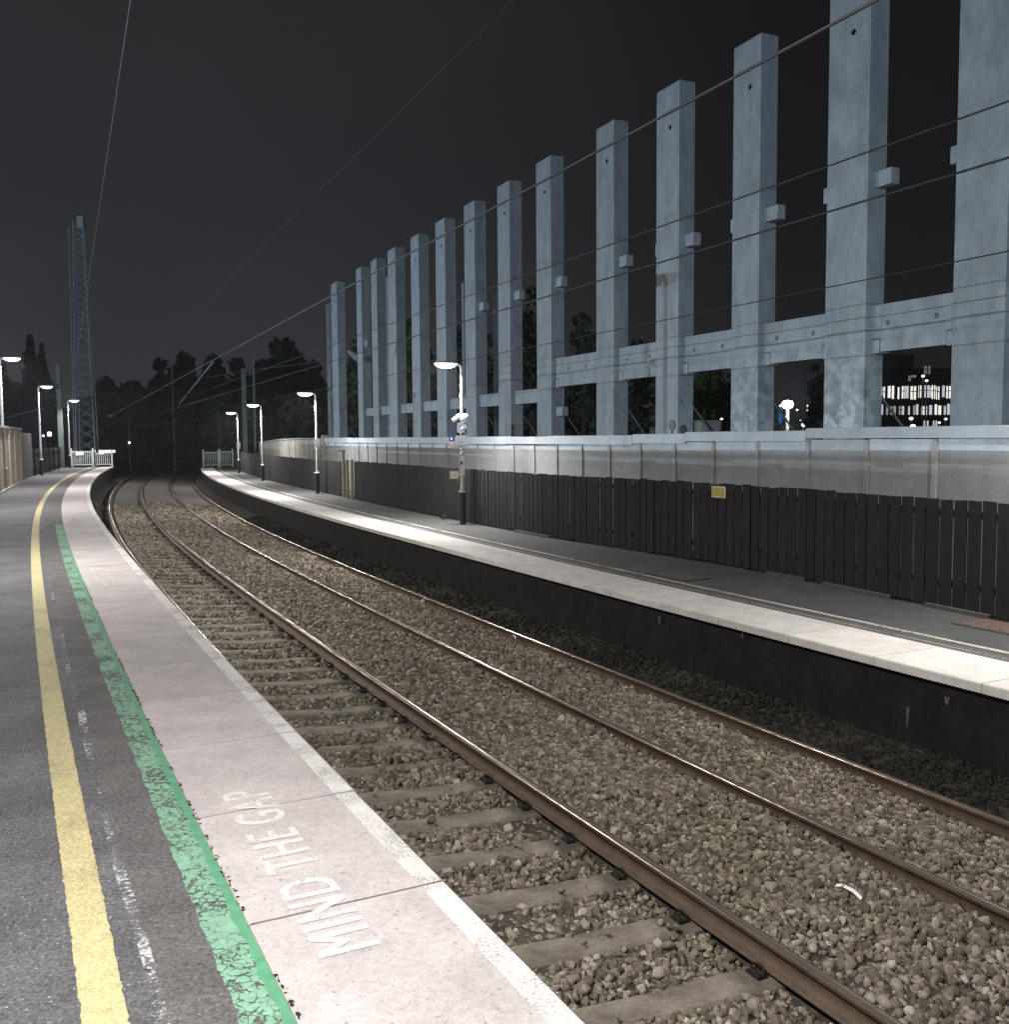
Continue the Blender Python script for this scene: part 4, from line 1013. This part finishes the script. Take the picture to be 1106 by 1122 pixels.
# ------------------------------------------------------------------ picket gates at the platform ends
M_gate = mat('white_gate_paint', (.36, .40, .38), .6, .12, 6)
def gate(label, s, l0, l1, z, hgt, bars, gap=.13):
    t = thing('picket_gate', label, 'gate', Cv(s, (l0 + l1) / 2, z))
    a = Cv(s, l0, z); b = Cv(s, l1, z); d = (b - a).normalized(); L_ = (b - a).length
    M = Matrix(((d.x, -d.y, 0, a.x), (d.y, d.x, 0, a.y), (0, 0, 1, z), (0, 0, 0, 1)))
    g = MB(); x = gap
    while x < L_ - gap * .6: g.box(x - .022, x + .022, -.015, .015, .12, hgt - .12, 0, .5, M); x += gap
    g.build('pickets', M_gate, t)
    for zz in (.14, hgt - .22):
        g = MB(); g.box(.05, L_ - .05, .016, .05, zz, zz + .07, 0, .5, M); g.build('gate_rail', M_gate, t)
    for x in (0, L_):
        g = MB(); g.box(x - .055, x + .055, -.055, .055, 0, hgt + .05, 0, .5, M, .01); g.build('gate_post', M_gate, t)
    for (xx, zz, w, h_) in bars:
        g = MB(); g.box(xx, xx + w, -.05, -.02, zz, zz + h_, 0, .5, M); g.build('notice_plate', M_sign, t)
gate('white picket gate by the lattice mast foot, left leaf', 76.6, -2.75, -1.35, 0, 1.28, ((.3, .85, .5, .22),))
gate('white picket gate by the lattice mast foot, right leaf', 76.9, -1.22, -.12, -.0, 1.15, ((.25, .9, .32, .3), (.6, 1.0, .75, .2)))
gate('white picket gate at the far platform end, left leaf', 81.4, 6.2, 7.35, ZF, 1.35, ())
gate('white picket gate at the far platform end, right leaf', 81.0, 7.45, 8.40, ZF, 1.40, ())

# ------------------------------------------------------------------ house at the left
pc = at(20, 470, 92)
M_roof = mat('slate_roof', (.045, .055, .10), .8, .2, 2); M_render_w = mat('rendered_wall', (.09, .085, .11), .9, .15, 2); M_trimw = mat('roof_trim', (.36, .38, .42), .7, .1, 2)
t = thing('house', 'low dark house with sloping roof edge behind the beige wall', 'house', (pc.x, pc.y, -.05))
A = at(6, 459, 92); B = at(48, 448.5, 92); zf_ = -.05
Cc = Vector((A.x, A.y + 9, A.z)); Dd = Vector((B.x, B.y + 9, B.z))
g = MB(); g.add([(A.x - 9, A.y, zf_), (B.x - .2, B.y, zf_), (B.x - .2, B.y + 9, zf_), (A.x - 9, A.y + 9, zf_), (A.x - 9, A.y, A.z - 2.4), (B.x - .2, B.y, B.z - .15), (B.x - .2, B.y + 9, B.z - .15), (A.x - 9, A.y + 9, A.z - 2.4)],
            [(0, 1, 5, 4), (1, 2, 6, 5), (2, 3, 7, 6), (3, 0, 4, 7), (4, 5, 6, 7)]); g.build('wall', M_render_w, t)
g = MB(); d = (B - A); e0 = A - d * 1.1
for off, th_ in ((0, .22),):
    g.add([e0, B, B + Vector((0, 9.4, 0)), e0 + Vector((0, 9.4, 0)), e0 + Vector((0, 0, th_)), B + Vector((0, 0, th_)), B + Vector((0, 9.4, th_)), e0 + Vector((0, 9.4, th_))], [(0, 1, 5, 4), (1, 2, 6, 5), (2, 3, 7, 6), (3, 0, 4, 7), (4, 5, 6, 7), (3, 2, 1, 0)])
g.build('roof', M_roof, t)
g = MB(); g.tube([e0 + Vector((0, -.05, .1)), B + Vector((0, -.05, .1))], .11, 4); g.build('barge_board', M_trimw, t)
g = MB(); g.box(A.x + 1.4, A.x + 2.2, A.y - .06, A.y - .004, 1.0, 2.1); g.build('window', M_roof, t)
M_lit1 = emis('lit_window', (.85, .92, 1.0), .55)
def small_light(label, px, py, D, w, h_, name='wall_light', c=None, pole=True):
    p = at(px, py, D); t = thing(name, label, 'light', p)
    g = MB(); g.box(p.x - w / 2, p.x + w / 2, p.y - .05, p.y, p.z - h_ / 2, p.z + h_ / 2, bev=min(w, h_) * .2); g.build('lit_face', c or M_lit1, t)
    g = MB(); g.box(p.x - w / 2 - .04, p.x + w / 2 + .04, p.y + .003, p.y + .10, p.z - h_ / 2 - .04, p.z + h_ / 2 + .04); g.build('casing', M_sleeve, t)
    if pole:
        g = MB(); g.tube([(p.x, p.y + .15, p.z - h_ / 2), (p.x, p.y + .15, -.05)], .05, 6); g.build('post', M_sleeve, t)
small_light('wide faint light over the house roof at the left edge', 9, 447.5, 115, .8, .22)
small_light('small faint light over the house roof, right one', 24, 447.5, 115, .3, .22)
M_bw = emis('bright_white', (1, 1, 1), 3.0)
small_light('bright white light seen between the second and third left lamps', 54, 475.5, 80, .32, .34, c=M_bw)
small_light('small white light right beside the second left lamp post', 47.3, 477.5, 72, .12, .14, c=M_bw)

# ================================================================== TREES
M_bark = mat('bark', (.05, .04, .03), .95, .3, 4, bump=.5, bscale=12)
M_leafd = leaves_mat('dark_leaves', (.07, .09, .055)); M_leafg = leaves_mat('green_leaves', (.055, .10, .025)); M_leafc = leaves_mat('conifer_needles', (.03, .04, .028))
def tree(name, label, px, ytop, D, wpx, zb, m=M_leafd, nleaf=2600, leaf=.45, conif=False, blobs=None, ybot=None):
    base = at(px, 480, D); base.z = zb; top = at(px, ytop, D).z; Hh = top - zb; Wd = wpx * D / FPX
    t = thing(name, label, 'tree', base, (0, 0, 0), 'trees around the station')
    g = MB(); x, y = base.x, base.y
    g.tube([(x, y, zb), (x + .1, y, zb + Hh * .3), (x, y, zb + Hh * .6), (x + .1, y, zb + Hh * .85)], [Hh * .035, Hh * .026, Hh * .016, Hh * .006], 8)
    for k in range(8):
        a = rng.uniform(0, 2 * PI); z0 = zb + Hh * rng.uniform(.25, .6); l_ = Wd * .36
        g.tube([(x, y, z0), (x + math.cos(a) * l_ * .5, y + math.sin(a) * l_ * .5, z0 + Hh * .1), (x + math.cos(a) * l_, y + math.sin(a) * l_, z0 + Hh * .22)], [Hh * .012, Hh * .008, Hh * .003], 6)
    g.build('trunk', M_bark, t)
    c_ = MB()
    bl = []
    if conif:
        for k in range(26):
            f = k / 25; bl.append((0 + rng.normal(0, .04) * Wd, rng.normal(0, .04) * Wd, zb + Hh * (.12 + .86 * f), max(.06 * Wd, Wd * .5 * (1 - f) ** .8), Hh * .06))
    else:
        nb = 24
        for k in range(nb):
            a = rng.uniform(0, 2 * PI); f = rng.uniform(0, 1) ** .8; rr = Wd * .36 * math.sqrt(rng.uniform(0, 1)) * (1 - .6 * f ** 2)
            r_ = Wd * rng.uniform(.15, .27)
            bl.append((math.cos(a) * rr, math.sin(a) * rr, zb + Hh * (.20 + .66 * f) , r_, min(r_ * .85, Hh * .2)))
        bl.append((0, 0, top - Wd * .17, Wd * .2, Wd * .17))
    per = max(20, nleaf // len(bl)); vs_ = []; fs_ = []; tn = []
    for (bx, by, bz, br, bh) in bl:
        n = per
        d = rng.normal(size=(n, 3)); d /= np.linalg.norm(d, axis=1)[:, None]; rad = rng.uniform(.15, 1.25, n) ** .6
        P = np.stack([x + bx + d[:, 0] * rad * br, y + by + d[:, 1] * rad * br, bz + d[:, 2] * rad * bh], 1)
        bt = rng.random()
        for q in P:
            a = rng.normal(size=3); a /= np.linalg.norm(a); b = np.cross(a, rng.normal(size=3)); b /= np.linalg.norm(b) + 1e-9
            s1 = leaf * rng.uniform(.5, 1.2); s2 = s1 * rng.uniform(.4, .8); o = len(vs_)
            vs_ += [tuple(q - a * s1), tuple(q - b * s2), tuple(q + a * s1), tuple(q + b * s2)]; fs_.append((o, o + 1, o + 2, o + 3)); tn.append(min(1, max(0, bt * .6 + rng.random() * .4)))
    c_.v = vs_; c_.f = fs_; c_.m = [0] * len(fs_); c_.t = tn; c_.sm = [False] * len(fs_)
    c_.build('crown', m, t)
    return t
tree('conifer_tree', 'tall pointed conifer behind the second left lamp', 37, 373, 110, 34, 0, M_leafc, 3600, .35, True)
tree('conifer_tree', 'shorter conifer spire beside the tall one', 49, 382, 108, 24, 0, M_leafc, 2200, .32, True)
tree('broad_tree', 'dark spreading tree under the conifer spires', 47, 412, 104, 44, 0, M_leafd, 3000, .4)
tree('broad_tree', 'dark tree at the extreme left behind the house', 3, 400, 112, 26, 0, M_leafd, 2400, .4)
tree('broad_tree', 'low dark tree between the conifers and the left edge', 18, 420, 106, 34, 0, M_leafd, 2400, .4)
for i, (px, y, w, D, lab) in enumerate(((118, 414, 46, 150, 'low tree just right of the lattice mast'), (146, 417, 44, 150, 'low tree beyond the signal post'), (178, 394, 36, 140, 'tree left of the thin mast'),
        (205, 387, 44, 138, 'tall tree behind the thin mast'), (236, 390, 40, 136, 'tree above the diagonal strut'), (262, 395, 40, 134, 'tree behind the thick mast'), (312, 372, 66, 128, 'largest domed tree left of the pillars'),
        (290, 395, 44, 126, 'tree at the left shoulder of the domed tree'), (346, 398, 36, 124, 'tree at the right shoulder of the domed tree'))):
    tree('broad_tree', 'dark ' + lab, px, y, D, w, -.5, M_leafd, 3200, .55)
for i, (px, y, w, D, lab) in enumerate(((396, 372, 40, 75, 'first from the left'), (455, 350, 50, 75, 'second from the left'), (520, 335, 54, 72, 'third from the left'), (585, 318, 52, 70, 'fourth from the left'), (640, 345, 48, 70, 'fifth from the left'), (700, 372, 54, 68, 'sixth from the left'))):
    tree('broad_tree', 'dark tree seen between the pillars, ' + lab, px, y, D, w, -.3, M_leafd, 3000, .34)
tree('broad_tree', 'green leafy tree lit up behind the beam of the fourth gap', 780, 384, 52, 66, -.3, M_leafg, 5200, .16)
tree('broad_tree', 'very dark tree left of the distant lit offices', 892, 400, 62, 20, -.3, M_leafc, 2600, .2)
# far wood closing the cutting
g = MB(); vs_ = []; fs_ = []; tn = []
for k in range(15000):
    px = rng.uniform(84, 372); D = rng.uniform(112, 135); y = rng.uniform(430, 512) if px > 105 else rng.uniform(440, 505)
    q = np.array(at(px, y, D)); a = rng.normal(size=3); a /= np.linalg.norm(a); b = np.cross(a, rng.normal(size=3)); b /= np.linalg.norm(b)
    s1 = rng.uniform(.35, 1.0); o = len(vs_); vs_ += [tuple(q - a * s1), tuple(q - b * s1 * .6), tuple(q + a * s1), tuple(q + b * s1 * .6)]; fs_.append((o, o + 1, o + 2, o + 3)); tn.append(rng.random())
g.v = vs_; g.f = fs_; g.m = [0] * len(fs_); g.t = tn; g.sm = [False] * len(fs_)
wd = g.build('undergrowth', M_leafd); wd['kind'] = 'stuff'; wd['label'] = 'black mass of undergrowth closing the cutting'
g = MB()
for k in range(9000):
    px = rng.uniform(370, 960); D = rng.uniform(80, 100); yt = float(np.interp(px, [370, 650, 760, 800, 960], [415, 405, 420, 462, 466])); y = rng.uniform(yt, 476)
    q = at(px, y, D); a = Vector(rng.normal(size=3)).normalized(); b = a.cross(Vector(rng.normal(size=3))).normalized(); s1 = rng.uniform(.3, .75)
    g.add([q - a * s1, q - b * s1 * .6, q + a * s1, q + b * s1 * .6], [(0, 1, 2, 3)], 0, rng.random())
wd = g.build('hedge', M_leafd); wd['kind'] = 'stuff'; wd['label'] = 'dark hedge line behind the pillars'

# ================================================================== DISTANT OFFICES AND LIGHTS
DB = 150.0
pl = at(925, 480, DB); prr = at(1075, 478, DB); t = thing('office_building', 'distant office block with two rows of lit windows between the pillars', 'building', (pl + prr) / 2 - Vector((0, 0, 3)))
M_off = mat('office_cladding', (.05, .05, .06), .7, .2, .5); M_offp = mat('office_parapet', (.085, .08, .06), .8, .2, .5)
ztop_ = at(1000, 404, DB).z
g = MB(); g.box(pl.x, prr.x, DB + .1, DB + 14, -.3, ztop_); g.build('facade', M_off, t)
g = MB(); x0 = at(946, 400, DB).x; x1 = at(1002, 400, DB).x; g.box(x0, x1, DB + 1.2, DB + 9, ztop_ + .02, at(1000, 388, DB).z); g.build('roof_plant', M_offp, t)
wm = [emis('office_window_%d' % k, c, s_) for k, (c, s_) in enumerate((((1, .98, .9), 1.0), ((.9, .95, 1), .6), ((1, .96, .86), .3), ((.85, .9, 1), .13)))]
def win(xa, xb, ya, yb, k):
    a = at(xa, ya, DB); b = at(xb, yb, DB)
    g = MB(); g.box(a.x, b.x, DB + .02, DB + .08, b.z, a.z); w = g.build('window', wm[k], t)
    if xb - xa > 3:
        g = MB(); xm = (a.x + b.x) / 2 + rng.uniform(-.1, .1); g.box(xm - .07, xm + .07, DB - .03, DB + .018, b.z, a.z); g.box(a.x, b.x, DB - .03, DB + .014, a.z - (a.z - b.z) * .42, a.z - (a.z - b.z) * .36); g.build('window_frame', M_off, w)
    g = MB(); g.box(a.x - .05, b.x + .05, DB - .03, DB + .015, b.z - .10, b.z - .02); g.build('sill', M_off, w)
for x, w_ in ((958, 2.2), (962, 6), (971.2, 3), (975.6, 2.4), (982, 1.8), (986.5, 4), (991.2, 2.6), (996, 6), (1004.5, 3.2), (1011, 6), (1019, 4), (1024, 3.5), (1030.5, 2.6), (1035, 5), (1042, 4), (1049, 5), (1058, 4)):
    yt = 424 + rng.uniform(-.8, .8) - (x - 958) * .012; win(x, x + w_, yt, yt + rng.uniform(12.5, 15), 0 if rng.random() < .75 else 1)
    if rng.random() < .5 and w_ > 4: win(x + w_ + .5, x + w_ + 1.8, yt + 2, yt + 13, 1)
for x, w_, k in ((961.5, 2, 0), (964.5, 2, 1), (970, 2, 2), (974.5, 4, 2), (978.5, 2, 2), (984, 4, 2), (987, 2.5, 1), (994, 1.8, 1), (999.5, 2, 2), (1002.5, 2.5, 1), (1008.5, 6, 0), (1017, 3, 1), (1023, 2.5, 0), (1027, 3, 0), (1033, 2, 1), (1036.5, 3, 1), (1045, 4, 0), (1052, 3, 1)):
    yt = 442.5 + rng.uniform(0, 3); win(x, x + w_, yt, 454.5, k)
for x, w_ in ((1011.5, 1.6), (1015, 1.6), (1021.5, 1.6), (1024.5, 1.6)): win(x, x + w_, 461, 467.5, 1)
for x, y, w_, h_, k in ((993, 412, 3, 6, 3), (997, 411.5, 4, 2.5, 2), (1010, 401.5, 7, 9, 3)): win(x, x + w_, y, y + h_, k)
def street_light(label, px, py, D, r, strength, ybase=470, lit_pole=True):
    p = at(px, py, D); t = thing('street_lamp', label, 'street lamp', (p.x, p.y, -.3), (0, 0, 0), 'distant street lights')
    g = MB(); g.tube([(p.x, p.y, -.3), (p.x, p.y, p.z)], max(.05, r * .32), 8); g.build('column', M_bw if lit_pole == 2 else M_steelw, t)
    g = MB(); g.lathe([(.001, -r * .85), (r * .75, -r * .55), (r, 0), (r * .75, r * .5), (.001, r * .7)], 16, 0, Matrix.Translation(p)); lens = g.build('lamp_head', emis('street_white_%d' % int(strength), (.95, .98, 1), strength), t)
    if strength > 5:
        ld = bpy.data.lights.new('street_light', 'POINT'); ld.energy = 1800; ld.color = (.85, .95, 1); ld.shadow_soft_size = r
        lo = bpy.data.objects.new('street_light', ld); col.objects.link(lo); lo.parent = t; lo.location = (p.x - p.x, -r - .1 - 0, p.z + .3 + r)
    return t
street_light('bright white street lamp glowing in the third gap between pillars', 863.5, 443, 70, .42, 12)
for k, (px, py, D, r, lab) in enumerate(((856, 444.5, 85, .14, 'small light just left of the bright street lamp'), (874, 449, 100, .12, 'small light just right of the bright street lamp'), (877.5, 462, 85, .22, 'low white light at right of the bright street lamp'), (881, 465.5, 80, .18, 'lowest white light right of the bright street lamp'),
        (791, 459, 48, .07, 'single tiny light within the lit green tree'), (1012, 412, 130, .22, 'upper small light above the office windows'), (1016, 417, 130, .20, 'lower small light above the office windows'), (999, 458.5, 120, .25, 'small light below the office windows, centre'), (1001, 467, 110, .30, 'low light on the capping below the offices'), (976, 469, 105, .2, 'low light left below the offices'), (960, 464, 100, .18, 'small light at the pillar edge below the offices'), (1037, 459, 120, .18, 'small light below the offices at right'), (1030, 463, 120, .16, 'tiny light below the offices beside the right pillar'))):
    street_light(lab, px, py, D, r, 2.6, lit_pole=True)
small_light('tall narrow lit strip right of the bright street lamp', 886, 449, 90, .20, .95, 'lit_strip', c=M_bw)
small_light('blue glowing sign beside the bright street lamp', 855.5, 455, 80, .30, 1.3, 'glowing_sign', c=emis('blue_glow', (.05, .16, .5), .5))

# ================================================================== ADDED HAZE: unseen volume for lamp glow and lifted blacks
hz_m = bpy.data.materials.new('glow_haze'); hz_m.use_nodes = True; nt = hz_m.node_tree; nt.nodes.clear()
ho = nt.nodes.new('ShaderNodeOutputMaterial'); pv = nt.nodes.new('ShaderNodeVolumePrincipled'); pv.inputs['Density'].default_value = .00028
pv.inputs['Color'].default_value = (.9, .93, 1, 1); pv.inputs['Anisotropy'].default_value = .35; nt.links.new(pv.outputs[0], ho.inputs['Volume'])
g = MB(); g.box(-110, 110, -40, 175, -3.4, 30); hz = struct(g.build('haze', hz_m), 'stuff', 'thin added haze for lamp glow and lifted blacks')
